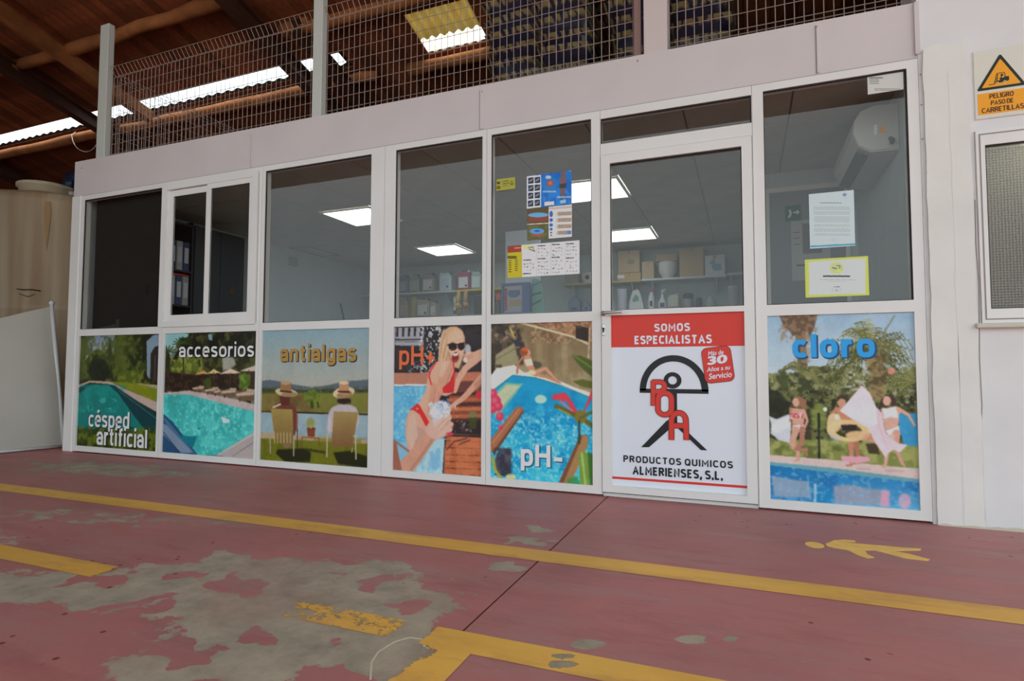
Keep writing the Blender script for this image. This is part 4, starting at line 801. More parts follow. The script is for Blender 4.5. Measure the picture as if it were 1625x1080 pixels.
place(p, e, x0, RAIL0, L, [('pH-', 244, 500, 808, 952, gainrgb((232,232,234), L), (40,110,140), .22)])
# ---- 7 runners by the pool
L = LIGHTS['p7']; x0, x1 = bays[5]
e = poster_base(x0, x1, PB, RAIL0, 'panel picture of three people running past palms beside a pool, lettered cloro')
p = Pic([(52,65),(772,42),(810,1020),(72,965)], x1-x0, RAIL0-PB, CELL*.9, (160,188,204))
p.grad(60, (150,180,202), 400, (192,204,208)); p.tex(p.rect(50,40,820,300), (176,198,212), 5, .5, 4, .5)
p.poly([(190,130),(240,130),(262,470),(215,470)], (116,98,74), 1, 2); p.tex(p.rect(185,130,265,470), (150,132,104), 30, .5, 9, .6)
p.poly([(110,55),(298,55),(285,120),(262,170),(250,140),(215,190),(205,150),(180,165),(160,135),(135,120)], (104,82,64), 1, 2); p.tex(p.rect(110,50,300,190), (150,124,98), 34, .55, 10, .7)
def frond(x, y, a, ln, droop, col, w=7, al=.95):
    pts = []; 
    for i in range(9):
        t = i/8; pts.append((x+ln*t*math.cos(a), y-ln*t*math.sin(a)+droop*t*t))
    p.line(pts, w, col, al, 0, 2)
    for i in range(1, 9):
        for s in (-1, 1):
            q = pts[i]; b = a+s*.9; p.line([q, (q[0]+ln*.16*math.cos(b), q[1]-ln*.16*math.sin(b)+ln*.12)], 3.2, col, al, 0)
rr = random.Random(5)
p.mass(50, 330, 820, 660, 45, [(92,98,60),(120,124,76),(58,62,38),(150,150,104)], 1); p.mass(50, 440, 820, 690, 35, [(58,62,38),(84,88,50),(40,42,28),(116,118,72)], 2)
p.poly([(60,420),(120,440),(165,500),(170,580),(60,570)], (38,40,28), .8, 5); p.poly([(112,360),(140,310),(162,420),(125,430)], (70,78,44), .9, 3)
for k in range(34):
    a = math.radians(rr.uniform(-30, 210)); frond(560+rr.uniform(-25,25), 250+rr.uniform(-40,30), a, rr.uniform(140,230), rr.uniform(60,150), rr.choice([(60,66,36),(78,84,44),(92,92,50)]), 9)
for k in range(26):
    a = math.radians(rr.uniform(-25, 205)); col = rr.choice([(104,108,54),(132,134,76),(160,156,104),(82,86,44),(112,104,52)]); frond(560+rr.uniform(-20,20), 215+rr.uniform(-30,20), a, rr.uniform(150,225), rr.uniform(40,120), col)
for k in range(9): frond(215, 330, math.radians(rr.uniform(-20,200)), rr.uniform(90,130), 60, rr.choice([(110,112,60),(88,90,48),(140,138,84)]), 6)
for k in range(14): frond(775, 395, math.radians(rr.uniform(60,230)), rr.uniform(120,170), 60, rr.choice([(116,120,64),(92,98,52),(146,146,90)]), 6)
p.poly([(548,250),(628,250),(632,470),(560,470)], (116,100,66), 1, 2); p.tex(p.rect(540,240,640,480), (156,138,92), 24, .5, 8, .8); p.tex(p.rect(540,250,640,400), (84,72,46), 30, .55, 8, .8); p.line([(600,250),(635,130),(680,60)], 12, (128,122,88), .9, 1, 5); p.line([(640,300),(660,200),(725,150)], 10, (112,108,70), .9, 1, 5)
p.ell(665,335,20,16,(222,140,120),.9,3); p.ell(310,560,38,70,(136,150,72),.7,6); p.poly([(215,520),(262,520),(275,690),(225,700)], (62,56,38), .9, 5)
p.tex(p.rect(440,320,560,440), (196,198,180), 44, .54, 12, .7); p.tex(p.rect(660,420,790,520), (170,172,150), 44, .58, 12, .6)
p.poly([(62,680),(300,672),(810,700),(810,812),(560,800),(62,760)], (128,136,72), 1, 2); p.tex(p.rect(60,670,820,815), (172,172,104), 20, .5, 7, .7); p.tex(p.rect(60,700,560,780), (86,92,46), 9, .55, 7, .7); p.poly([(540,690),(600,690),(610,745),(555,740)], (70,60,42), 1, 3)
p.poly([(60,748),(380,772),(810,820),(810,875),(380,815),(60,782)], (212,190,184), 1, 1); p.poly([(60,782),(380,812),(815,868),(815,888),(380,838),(60,800)], (104,160,172), 1, 1)
wt = p.mask([(60,798),(380,836),(820,886),(820,1030),(60,975)], 1); p.grad(800, (24,112,174), 1020, (96,168,208), wt); p.tex(wt, (20,96,160), 6, .54, 5, .5)
p.poly([(75,850),(180,870),(260,880),(275,960),(90,955)], (152,166,184), .85, 5); p.poly([(380,900),(470,895),(560,915),(650,920),(650,1000),(390,985)], (158,156,172), .85, 6); p.poly([(620,920),(660,925),(660,1005),(612,1000)], (226,160,184), .85, 4); p.ell(735,975,30,38,(222,168,186),.85,4); p.poly([(276,905),(372,915),(376,985),(280,975)], (28,130,184), .8, 3); p.line([(292,895),(292,980)], 12, (206,222,230), .8, 3); p.tex(wt, (140,190,216), 40, .62, 7, .45)
def person(hx, hy, pts, skin, s):
    pass
S1 = (212,160,138); S2 = (176,122,100)
p.poly([(60,555),(100,572),(165,545),(172,600),(168,690),(110,675),(70,640),(75,600)], (206,210,218), 1, 2); p.poly([(70,600),(160,560),(165,610),(90,640)], (226,228,234), .8, 5)
# left runner
p.poly([(176,490),(190,465),(215,458),(245,480),(250,520),(232,525),(215,505),(200,520)], (150,108,82), 1, 2); p.ell(195,488,16,22,(216,166,144),1,1,-10)
p.poly([(165,515),(235,522),(250,560),(236,570),(234,610),(180,610),(178,575),(163,555)], S1, 1, 1); p.line([(238,530),(252,580),(240,610)], 12, S1, 1, 1); p.line([(170,520),(168,580)], 10, S2, .8, 1); p.poly([(168,542),(232,545),(230,568),(172,562)], (196,88,96), 1, 1); p.tex(p.rect(165,540,235,570), (236,226,226), 60, .55, 12, .8)
p.poly([(178,600),(236,600),(244,632),(206,632),(176,628)], (226,206,206), 1, 1); p.tex(p.rect(175,598,245,632), (176,80,90), 60, .55, 12, .8)
p.line([(195,625),(178,690),(205,728),(210,772)], 34, S1, 1, 1, 15); p.line([(228,620),(225,690),(195,720),(250,722)], 28, S2, 1, 1, 12); p.line([(210,772),(190,776)], 10, S1); p.line([(248,715),(250,750)], 10, S2)
p.line([(308,545),(311,760)], 11, (34,42,36)); p.ell(340,522,10,10,(240,236,226),1,1)
# middle runner with ring
p.poly([(392,530),(412,505),(448,508),(500,560),(500,610),(420,622),(398,570)], (196,136,106), 1, 2); p.ell(420,486,20,26,(200,146,120)); p.poly([(396,470),(410,452),(438,456),(442,476),(418,468),(400,482)], (70,52,42), 1, 1); p.line([(396,520),(362,560),(368,600)], 20, (190,132,104), 1, 1, 14)
p.line([(468,680),(470,730),(470,795)], 32, (194,134,106), 1, 1, 16); p.line([(490,680),(502,740),(512,785)], 28, (176,118,92), 1, 1, 14); p.line([(470,797),(448,800)], 11, (194,134,106)); p.line([(512,785),(480,790)], 9, (176,118,92))
p.ell(455,628,108,54,(236,192,136),1,1,4,.62); p.ell(384,590,36,48,(238,198,150),.9,3); p.ell(398,560,12,14,(246,240,226),.8,2); p.poly([(418,600),(498,598),(496,620),(424,628)], (48,40,42), 1, 1); p.poly([(360,640),(420,670),(400,680),(362,660)], (170,190,210), .7, 3); p.ell(500,650,60,22,(236,190,140),.9,3); p.poly([(540,640),(610,660),(600,690),(520,675)], (222,160,130), .8, 3)
p.poly([(420,752),(560,756),(566,780),(500,790),(424,780)], (232,168,186), .9, 3)
# pink mattress and right runner
p.poly([(640,462),(662,446),(688,468),(690,505),(668,495),(640,500),(612,505),(616,470)], (72,54,48), 1, 2); p.ell(644,480,20,24,(216,168,148)); p.poly([(612,520),(690,505),(716,530),(700,600),(706,640),(640,640),(630,600)], (214,168,150), 1, 2); p.poly([(622,512),(640,520),(690,508),(702,565),(660,560),(628,570)], (238,226,232), .9, 2)
p.line([(700,520),(750,550),(778,600)], 18, (212,164,144), 1, 1, 12); p.poly([(640,628),(704,604),(716,622),(690,650),(650,650)], (238,226,232), 1, 1); p.line([(705,605),(745,640)], 9, (240,230,234)); p.line([(690,640),(650,700),(638,800)], 36, (214,166,148), 1, 1, 15); p.line([(696,640),(690,710),(722,790)], 34, (206,156,136), 1, 1, 14); p.line([(638,800),(622,806)], 10, (214,166,148)); p.line([(722,790),(732,800)], 12, (206,156,136))
p.poly([(702,545),(790,540),(800,705),(730,700),(706,620)], (58,150,200), .95, 1); p.line([(700,520),(750,548),(780,600)], 18, (212,164,144), 1, 1, 12)
p.poly([(520,404),(560,445),(590,510),(620,540),(630,600),(640,640),(700,690),(745,696),(710,735),(680,720),(650,740),(640,762),(590,690),(548,612),(480,575),(413,530)], (240,204,212), .96, 1)
p.poly([(520,404),(560,445),(590,510),(600,590),(548,612),(413,530)], (243,214,220), .9, 2); p.line([(600,520),(605,600),(640,700)], 8, (222,178,190), .7, 2); p.poly([(640,640),(690,650),(650,730)], (226,190,190), .6, 3)
p.line([(500,815),(560,820)], 9, (190,150,140), .6, 3); p.line([(640,825),(725,828)], 9, (190,150,140), .6, 3)
place(p, e, x0, RAIL0, L, [('cloro', 178, 580, 146, 268, gainrgb((26,150,236), L), (30,76,128), .27)])
# ---- 6 the company panel on the door
L6 = .60
e = poster_base(-.757, .003, PB+.0, 1.099, 'white panel on the door with red band and black figure under an arch', name='door_sign', cat='sign')
QD = Pic([(68,93),(757,72),(775,988),(75,940)], .760, .998, .05, (255,255,255))
def D(x, y):
    u, v = QD.uv(x, y); return (-.745+u*.735, 1.083-v*.965)   # panel visible area
MR, MK, MW = M_RED, M_INK, M_PWHITE
yy = PY-.001
a, c = D(68, 93), D(770, 240); MB().box(-.756, .002, yy, PY+.001, c[1]+.0, 1.098).build('red_band', MR, e)
c = D(75, 940); MB().box(-.756, .002, yy, PY+.001, c[1]-.010, c[1]+.004).build('red_line', MR, e)
def dtext(s, X0, X1, Y0, Y1, m, b=.045, par=e, y=yy-.001, shear=0, rot=0, name='lettering', xm=None):
    a = D(X0, (Y0+Y1)/2); b2 = D(X1, (Y0+Y1)/2); mz = D((X0+X1)/2, (Y0+Y1)/2)[1]; h = abs(D((X0+X1)/2, Y0)[1]-D((X0+X1)/2, Y1)[1])
    grotesk(s, a[0], b2[0], mz-h/2, mz+h/2, y, m, par, wt=.26, gap=.13, name=name)
dtext('SOMOS', 289, 480, 121, 163, MW); dtext('ESPECIALISTAS', 183, 597, 184, 229, MW)
dtext('PRODUCTOS QUIMICOS', 125, 711, 839, 877, MK, .045); dtext('ALMERIENSES, S.L.', 175, 657, 894, 946, MK, .045)
fig = empty('emblem_figure', parent=e)
cx, cz = D(392, 481)
R1 = D(580, 481)[0]-cx; R1z = D(392, 290)[1]-cz; w_ = .037
MB().band(circ(cx, cz, R1, R1z, 40, 0, 180), circ(cx, cz, R1-w_, R1z-w_, 40, 0, 180), yy-.001, PY, closed=False).box(cx-R1, cx+R1, yy-.001, PY, cz-.013, cz+.012).build('arch', MK, fig)
hc = D(387, 424); MB().band(circ(*hc, .051, .048, 32), circ(*hc, .025, .024, 32), yy-.0012, PY).build('ring_head', MK, fig)
b0 = D(400, 470); b1 = D(402, 660); MB().box(b0[0]-.013, b0[0]+.011, yy-.0012, PY, b1[1], b0[1]).build('body_bar', MK, fig)
for q in ([(355,640),(402,620),(410,650),(262,780),(220,780)], [(402,640),(430,662),(573,796),(540,795),(404,668)]): MB().prism([D(*t) for t in q], yy-.0013, PY).build('leg', MK, fig)
lt = empty('initials', parent=e)
MSH = mat('initial_outline', (120, 28, 24), .5)
def stroke_letter(paths, w, name):
    for mm, dw, yo in ((MSH, .008, 0), (MR, 0, -.001)):
        g = MB()
        for pts in paths:
            P_ = [D(*t) for t in pts]; A, B, cl = miter(P_, w+dw); g.band(A, B, yy-.003+yo-.0002*paths.index(pts), yy-.0015, closed=cl)
        g.build(name, mm, lt)
def arc(cx, cy, rx, ry, a0, a1, n=12): return [(cx+rx*math.cos(math.radians(a0+(a1-a0)*i/n)), cy-ry*math.sin(math.radians(a0+(a1-a0)*i/n))) for i in range(n+1)]
stroke_letter([[(284,424),(284,560)], [(278,432)]+[(318,432)]+arc(318,457,28,25,80,-80)+[(318,483),(284,484)]], .024, 'letter_p')
stroke_letter([arc(346,525,37,34,0,180)+[(309,570)]+arc(346,575,37,32,180,360)+[(383,525)]], .026, 'letter_q')
stroke_letter([[(382,742),(382,640)]+arc(421,638,38,42,180,0)+[(459,640),(462,742)], [(384,664),(460,666)]], .026, 'letter_a')
bd = empty('anniversary_badge', parent=e); bc = D(629, 340); bw, bh, br, rot_ = .158, .200, .032, math.radians(7)
pts = []
for sx, sz, a0 in ((1, 1, 0), (-1, 1, 90), (-1, -1, 180), (1, -1, 270)):
    for i in range(6):
        t = math.radians(a0+i*18); pts.append((sx*(bw/2-br)+br*math.cos(t), sz*(bh/2-br)+br*math.sin(t)))
def rotp(P_, s=1): return [(bc[0]+(a*math.cos(rot_)-b*math.sin(rot_))*s, bc[1]+(a*math.sin(rot_)+b*math.cos(rot_))*s) for a, b in P_]
MB().prism(rotp(pts, 1.03), yy-.0015, PY).build('badge_rim', MSH, bd); MB().prism(rotp(pts), yy-.0025, PY).build('badge_face', MR, bd)
for s, dx, dz, w_, h_, b, sh in (('Más de', -.002, .068, .085, .026, .02, .25), ('30', .0, .028, .112, .050, .045, .1), ('Años a su', .0, -.022, .128, .026, .02, .25), ('Servicio', .004, -.062, .126, .034, .02, .25)):
    q = rotp([(dx, dz)])[0]; text(s, q[0]-w_/2, q[0]+w_/2, q[1]-h_/2, q[1]+h_/2, yy-.0032, MW, bd, bold=b, shear=sh, rot=rot_)
# ================================================================== papers stuck on the glass
GY = .0085
def sheet(name, label, cat, x0, x1, z0, z1, quad, cellv, bgc, light, draw, group=None):
    e = empty(name, label=label, cat=cat, group=group); MB().box(x0, x1, GY+.0005, .0112, z0, z1).build('paper_back', M_PWHITE, e)
    p = Pic(quad, x1-x0, z1-z0, cellv, bgc); draw(p); p.obj('printed_face', x0, z1, GY, light, e); return e
def lines_of_text(p, x0, x1, ys, col, w=3, seed=1, a=.8):
    r = random.Random(seed)
    for y in ys:
        x = x0
        while x < x1: 
            q = min(x1, x+r.uniform(6, 22)); p.line([(x, y), (q, y)], w, col, a, 0); x = q+r.uniform(2, 5)
def d_yellow(p):
    p.ell(90,125,12,10,(70,66,20)); p.ell(92,158,13,13,(90,86,20)); p.line([(115,118),(160,112)], 5, (80,76,24)); p.line([(118,135),(165,128)], 5, (80,76,24)); p.line([(120,150),(160,145)], 4, (110,106,30)); p.poly([(180,110),(170,142),(192,140)], (60,56,20)); p.ell(181,130,5,8,(150,146,40)); p.line([(72,96),(205,88),(205,172),(76,184),(72,96)], 4, (90,88,40))
sheet('warning_sticker', 'small yellow warning sticker high on the fifth window', 'sticker', -1.530, -1.390, 1.960, 2.042, [(72,98),(205,88),(205,172),(76,184)], .0018, (148,146,62), .62, d_yellow)
def d_blue(p):
    p.poly([(282,82),(378,72),(382,296),(284,302)], (214,218,222), 1, 0)
    for i in range(4):
        for j in range(2):
            a = 292+j*44; b = 92+i*52-j*4; p.poly([(a,b),(a+36,b-3),(a+36,b+38),(a,b+41)], (44,54,74), 1, 0); p.line([(a+6,b+26),(a+28,b+10)], 6, (170,176,184), .8, 1); p.ell(a+18,b+20,8,6,(120,130,140),.7,1)
    p.grad(50, (36,104,176), 290, (44,122,198), p.rect(382,30,600,310)); p.tex(p.rect(380,30,600,300), (24,84,158), 6, .5, 6, .6)
    p.ell(428,88,20,12,(190,205,225),.8,2); p.ell(440,130,24,26,(150,84,66),.9,3); p.ell(440,128,12,12,(196,110,70),.8,2)
    p.poly([(505,120),(520,70),(545,68),(552,120),(548,140),(540,215),(512,215)], (112,84,82), 1, 2); p.ell(530,62,14,17,(120,80,66),1,1); p.poly([(505,135),(555,128),(552,160),(510,166)], (58,60,70), 1, 2); p.line([(518,210),(520,250)], 12, (70,76,96), .9); p.line([(542,205),(548,240)], 12, (70,76,96), .9)
    lines_of_text(p, 392, 480, [184,190], (180,200,226), 4, 3); lines_of_text(p, 490, 585, [222,230], (190,205,228), 4, 5); p.poly([(402,258),(468,254),(468,280),(402,284)], (196,208,222), 1, 0); p.poly([(510,250),(550,240),(552,268),(512,270)], (140,180,210), .9, 1); p.ell(575,40,10,5,(220,220,220),.8,1)
sheet('leaflet', 'blue leaflet with product photos taped to the fifth window', 'leaflet', -1.311, -1.006, 1.820, 2.036, [(282,82),(590,40),(592,275),(284,302)], .0018, (40,112,184), .62, d_blue)
def d_pools(p):
    p.grad(300, (86,72,48), 400, (96,76,54), p.rect(280,285,440,405)); p.ell(362,346,72,20,(84,140,190)); p.poly([(292,350),(434,346),(425,385),(305,388)], (132,66,48), 1, 1); p.ell(362,345,68,15,(96,156,206))
    p.line([(284,410),(436,402)], 5, (214,214,208)); p.poly([(284,415),(436,405),(436,520),(285,522)], (84,84,50), 1, 0); p.tex(p.rect(284,415,436,520), (112,104,66), 20, .5, 8, .6); p.poly([(310,460),(402,458),(392,495),(322,497)], (146,84,58), 1, 1); p.ell(354,458,50,20,(84,142,196)); p.ell(354,456,20,8,(40,96,150))
    p.poly([(434,288),(592,272),(592,500),(434,512)], (206,206,202), 1, 0); p.line([(440,300),(590,290)], 14, (150,120,100), .5, 1)
    for i, r_ in enumerate((18,13,12,10,7,6)): p.ell(451,338+i*[0,42,38,36,34,32][i] if i < 1 else (338,380,415,444,468,487)[i], 12 if i < 3 else r_, r_+(4 if i == 0 else 0), (52,92,160) if i < 4 else (90,96,110))
    for i in range(4):
        b = 336+i*44; p.line([(500,b+4),(586,b-2)], 30, (176,160,140), .8, 0); lines_of_text(p, 500, 586, [b-8, b, b+8], (96,70,58), 4, 10+i, .9)
    p.ell(572,466,14,12,(70,120,190))
sheet('leaflet', 'leaflet with photos of round above-ground pools, below the blue leaflet', 'leaflet', -1.308, -1.004, 1.609, 1.818, [(284,300),(592,272),(592,497),(285,524)], .0018, (90,80,60), .62, d_pools)
def d_price(p):
    p.poly([(148,565),(246,555),(246,605),(150,614)], (140,62,44), 1, 0); p.line([(200,578),(240,575)], 9, (214,120,100)); p.poly([(150,612),(248,603),(252,780),(152,782)], (180,166,34), 1, 0); lines_of_text(p, 152, 214, [636, 646], (64,58,20), 8, 4, 1)
    for i in range(6): p.line([(162,664+i*15),(174,663+i*15)], 7, (96,86,24)); p.line([(204,660+i*14),(218,659+i*14)], 6, (96,86,24))
    p.ell(286,570,34,20,(208,206,120),.7,6); p.line([(300,585),(335,598)], 8, (120,116,108)); p.line([(290,575),(330,570)], 5, (110,106,100)); p.line([(318,566),(338,600)], 5, (120,112,110))
    p.line([(352,548),(350,768)], 3, (176,180,178)); p.line([(448,540),(448,762)], 3, (176,180,178)); p.line([(546,530),(548,756)], 3, (176,180,178))
    r = random.Random(9)
    for cx_, (xa, xb), ys in ((0, (258,345), (660,685,708,730,752)), (1, (356,440), (562,580,604,628,650,672,700,722,746)), (2, (454,540), (552,574,596,620,640,664,690,718,742)), (3, (552,640), (546,566,590,616,644,668,692,712,736))):
        for k, y in enumerate(ys):
            if k in (0, 4): p.line([(xa+2, y), (xa+52, y-2)], 7, (60,60,60), .9, 0); continue
            n_ = 4
            for j in range(n_):
                if r.random() < .85: x = xa+6+j*(xb-xa-8)/n_; p.line([(x, y), (x+r.uniform(4,12), y-r.uniform(-6,8))], r.uniform(3,7), r.choice([(120,60,56),(90,90,92),(60,62,66),(130,130,128)]), .8, 0)
sheet('price_sheet', 'wide price list sheet with yellow left column taped low on the fifth window', 'paper', -1.446, -.956, 1.370, 1.583, [(150,565),(645,520),(645,750),(152,782)], .0019, (206,208,202), .66, d_price)
def d_letter(p):
    p.ell(468,145,14,14,(104,130,180),.9,2); p.line([(450,146),(488,142)], 7, (130,150,190), .7, 1); lines_of_text(p, 445, 495, [172], (150,165,190), 3, 2, .6)
    lines_of_text(p, 268, 440, [212], (90,104,112), 5, 3, .9); lines_of_text(p, 215, 510, [246,256,266,284,294,304], (150,162,162), 4, 5, .75); lines_of_text(p, 218, 508, [326,336,346,356,366,392,402,424,434,444,466,476], (150,162,162), 4, 7, .7); p.line([(192,570),(545,548)], 15, (88,160,184), 1, 0); p.ell(380,512,30,14,(176,196,224),.5,4)
sheet('notice_letter', 'white letter sheet with blue footer stripe on the right window', 'paper', .343, .559, 1.431, 1.733, [(175,142),(543,105),(552,560),(183,588)], .0018, (194,208,208), .82, d_letter)
def d_cert(p):
    p.poly([(176,692),(636,664),(640,948),(178,968)], (202,208,206), 1, 1); p.ell(404,742,56,46,(206,210,110),1,2); p.ell(404,742,46,38,(196,204,150),1,2); p.line([(372,740),(402,748)], 8, (90,100,60)); p.line([(406,724),(432,722),(428,745)], 8, (110,130,160)); p.ell(424,765,18,12,(214,220,90),.9,2)
    lines_of_text(p, 296, 512, [812, 806], (74,84,80), 8, 3, .9); lines_of_text(p, 270, 560, [838], (150,160,156), 4, 5, .8); lines_of_text(p, 330, 490, [852], (160,170,166), 3, 6, .8); lines_of_text(p, 384, 430, [896], (70,76,74), 5, 7, .9); p.ell(404,918,40,20,(160,180,190),.5,3,0,.8); p.ell(405,922,8,6,(120,140,150),.8,1)
sheet('certificate', 'certificate with yellow-green border under the letter on the right window', 'certificate', .316, .617, 1.163, 1.372, [(142,675),(655,645),(670,962),(148,990)], .0018, (200,208,92), .82, d_cert)
def d_note(p):
    lines_of_text(p, 990, 1045, [318], (90,90,86), 5, 3); lines_of_text(p, 990, 1028, [326, 333, 341], (120,120,116), 4, 5); lines_of_text(p, 1012, 1112, [364, 370], (140,140,136), 4, 7); p.line([(1090,330),(1125,326)], 5, (190,196,176), .8)
sheet('small_notice', 'small white notice in the top right corner of the right window', 'paper', .637, .800, 2.242, 2.340, [(980,312),(1130,290),(1128,365),(982,388)], .0016, (190,190,184), .75, d_note)
# ================================================================== forklift warning sign
sg = empty('forklift_sign', label='white board with a yellow forklift warning triangle and Spanish text on the right wall', cat='sign')
MB().bbox(1.096, 1.318, -.012, -.0042, 2.022, 2.372, .002).build('board', mat('sign_board', (224, 220, 206), .6), sg)
def tri(cx, zb, w, h, r=0): return [(cx-w/2, zb), (cx+w/2, zb), (cx, zb+h)]
def rtri(cx, zb, w, h, r):
    cs = [((cx-w/2+r*1.7), zb+r), ((cx+w/2-r*1.7), zb+r), (cx, zb+h-r*2)]; out = []
    for (x, z), a0 in zip(cs, (150, 270, 30)):
        for i in range(7): t = math.radians(a0+i*20); out.append((x+r*math.cos(t), z+r*math.sin(t)))
    return out
MB().prism(rtri(1.204, 2.165, .200, .176, .006), -.0135, -.0121).build('triangle_rim', M_SIGNINK, sg)
MB().prism(rtri(1.204, 2.177, .158, .138, .003), -.0142, -.0136).build('triangle_face', M_YELLOWSIGN, sg)
fk = MB(); o = (1.152, 2.186)
def fp(*q): return [(o[0]+a*.001, o[1]+b*.001) for a, b in q]
Y0, Y1_ = -.0150, -.0143
fk.prism(fp((28,8),(72,8),(84,14),(84,34),(66,34),(58,28),(52,38),(48,20),(30,16)), Y0, Y1_)
for q, w_ in ((fp((24,6),(37,58)), .0028), (fp((30,8),(42,56)), .002), (fp((2,3),(24,3),(26,8)), .003), (fp((42,56),(66,56),(70,34)), .003), (fp((40,54),(36,18)), .0025), (fp((44,28),(56,28)), .003)):
    A, B = ribbon(q, w_); fk.band(A, B, Y0, Y1_, closed=False)
fk.prism(circ(o[0]+.056, o[1]+.044, .005, .007, 12), Y0, Y1_)
fk.build('forklift_pictogram', M_SIGNINK, sg)
wh = MB()
for a, b, r in ((37, 6, .0065), (67, 8, .0075)): wh.band(circ(o[0]+a*.001, o[1]+b*.001, r, r, 16), circ(o[0]+a*.001, o[1]+b*.001, r*.45, r*.45, 16), Y0-.0006, Y0-.0001)
wh.build('forklift_wheels', mat('sign_pale', (226, 196, 110), .5), sg)
MB().box(1.108, 1.304, -.0135, -.0121, 2.043, 2.150).build('text_plate', M_YELLOWSIGN, sg)
mt = mat('sign_brown_ink', (70, 22, 14), .5)
grotesk('PELIGRO', 1.155, 1.252, 2.118, 2.142, -.0145, mt, sg, .19); grotesk('PASO DE', 1.160, 1.250, 2.085, 2.108, -.0145, mt, sg, .19); grotesk('CARRETILLAS', 1.122, 1.290, 2.050, 2.075, -.0145, mt, sg, .19)
# ================================================================== fence above the fascia
M_POSTW = mat('fence_post_paint', (200, 204, 196), .5)
MB().bbox(-5.654, -5.535, .03, .09, 2.70, 4.035, .004).build('fence_post', M_POSTW, None, label='pale square fence post standing alone at the left end above the shopfront', cat='fence post')
MB().bbox(-3.105, -3.015, .02, .08, 2.70, 4.6, .004).build('fence_post', M_POSTW, None, label='pale slim fence post rising out of the picture above the third window', cat='fence post')
e = empty('steel_column', label='wide pale steel column above the door, between the two wire fence panels', cat='column')
MB().box(-.545, -.405, .02, .032, 2.69, 5.2).box(-.545, -.405, .15, .162, 2.69, 5.2).box(-.480, -.470, .032, .15, 2.69, 5.2).build('column_profile', mat('column_paint', (214, 200, 196), .55), e)
MB().box(-.612, -.570, .06, .08, 2.69, 5.0).build('guide_strip', mat('column_side', (150, 120, 112), .6), e)
def vwire(z0, z1, sgn=1):
    return MB().tube([(0, 0, z0), (0, 0, z1-.085), (0, .016, z1-.070), (0, -.035*sgn, z1)], .0026, 4, False).mesh('wire', M_WIRE)
VW = vwire(2.70, 3.60)
def fence(x0, x1, label, y=.075, z1=3.60):
    f = empty('wire_fence', label=label, cat='fence'); n = int(round((x1-x0)/.0505))
    for i in range(n+1): link('vertical_wire', VW, f, (x0+(x1-x0)*i/n, y, 0))
    hw = MB().tube([(0, 0, 0), (x1-x0, 0, 0)], .0026, 4, False).mesh('horizontal_wire', M_WIRE)
    for z, dy in [(2.745, 0), (2.775, 0)]+[(2.87+.092*i, 0) for i in range(7)]+[(3.51, 0), (3.53, .016), (3.597, -.035)]: link('horizontal_wire', hw, f, (x0, y+dy-.005, z))
    return f
fence(-5.50, -3.115, 'welded wire fence panel above the left windows, between the two slim posts')
fence(-3.005, -.62, 'welded wire fence panel in front of the skylight and wrapped sacks')
fence(-.40, .845, 'short welded wire fence panel right of the wide steel column')
f = empty('wire_fence', label='side wire fence running back into the dark behind the leftmost post', cat='fence')
VW2 = MB().tube([(0, 0, 2.70), (0, 0, 3.515), (.016, 0, 3.53), (-.035, 0, 3.60)], .0026, 4, False).mesh('wire', M_WIRE)
for i in range(44): link('vertical_wire', VW2, f, (-5.52, .14+i*.052, 0))
hw = MB().tube([(0, .14, 0), (0, 2.38, 0)], .0026, 4, False).mesh('horizontal_wire', M_WIRE)
for z, dx in [(2.745, 0), (2.775, 0)]+[(2.87+.092*i, 0) for i in range(7)]+[(3.51, 0), (3.53, .016), (3.597, -.035)]: link('horizontal_wire', hw, f, (-5.525+dx, 0, z))
# ================================================================== wrapped stacks of sacks on the deck
def sack_mat():
    m = bpy.data.materials.new('sack_print'); m.use_nodes = True; nt = m.node_tree; n = nt.nodes; L_ = nt.links; b = n['Principled BSDF']
    tc = n.new('ShaderNodeTexCoord'); sx = n.new('ShaderNodeSeparateXYZ'); L_.new(tc.outputs['Object'], sx.inputs[0])
    nz = n.new('ShaderNodeTexNoise'); nz.inputs['Scale'].default_value = 9; nz.inputs['Detail'].default_value = 4; L_.new(tc.outputs['Object'], nz.inputs['Vector'])
    def mth(op, a_, c_=None, lo=None):
        q = n.new('ShaderNodeMath'); q.operation = op
        for i, v in enumerate((a_, c_)):
            if v is None: continue
            if isinstance(v, (int, float)): q.inputs[i].default_value = v
            else: L_.new(v, q.inputs[i])
        return q.outputs[0]
    def step(v, a_, c_):
        r = n.new('ShaderNodeMapRange'); r.inputs[1].default_value = a_; r.inputs[2].default_value = c_; L_.new(v, r.inputs[0]); return r.outputs[0]
    s = mth('ADD', mth('ABSOLUTE', mth('SINE', mth('MULTIPLY', mth('ADD', sx.outputs['X'], mth('MULTIPLY', nz.outputs[0], .12)), 46))), mth('MULTIPLY', mth('SUBTRACT', nz.outputs[0], .5), 1.6))
    band = mth('ADD', mth('ABSOLUTE', mth('SUBTRACT', sx.outputs['Z'], .004)), mth('MULTIPLY', mth('SUBTRACT', nz.outputs[0], .5), .04))
    blob = mth('MULTIPLY', step(s, .35, .6), step(band, .034, .022)); endp = step(mth('ABSOLUTE', sx.outputs['X']), .205, .222)
    mask = mth('MAXIMUM', blob, mth('MULTIPLY', endp, .8))
    mx = n.new('ShaderNodeMix'); mx.data_type = 'RGBA'; mx.inputs[6].default_value = (*lin((48, 55, 88)), 1); mx.inputs[7].default_value = (*lin((178, 160, 108)), 1); L_.new(mask, mx.inputs[0]); L_.new(mx.outputs[2], b.inputs['Base Color'])
    b.inputs['Roughness'].default_value = .35; return m
M_SACK = sack_mat()
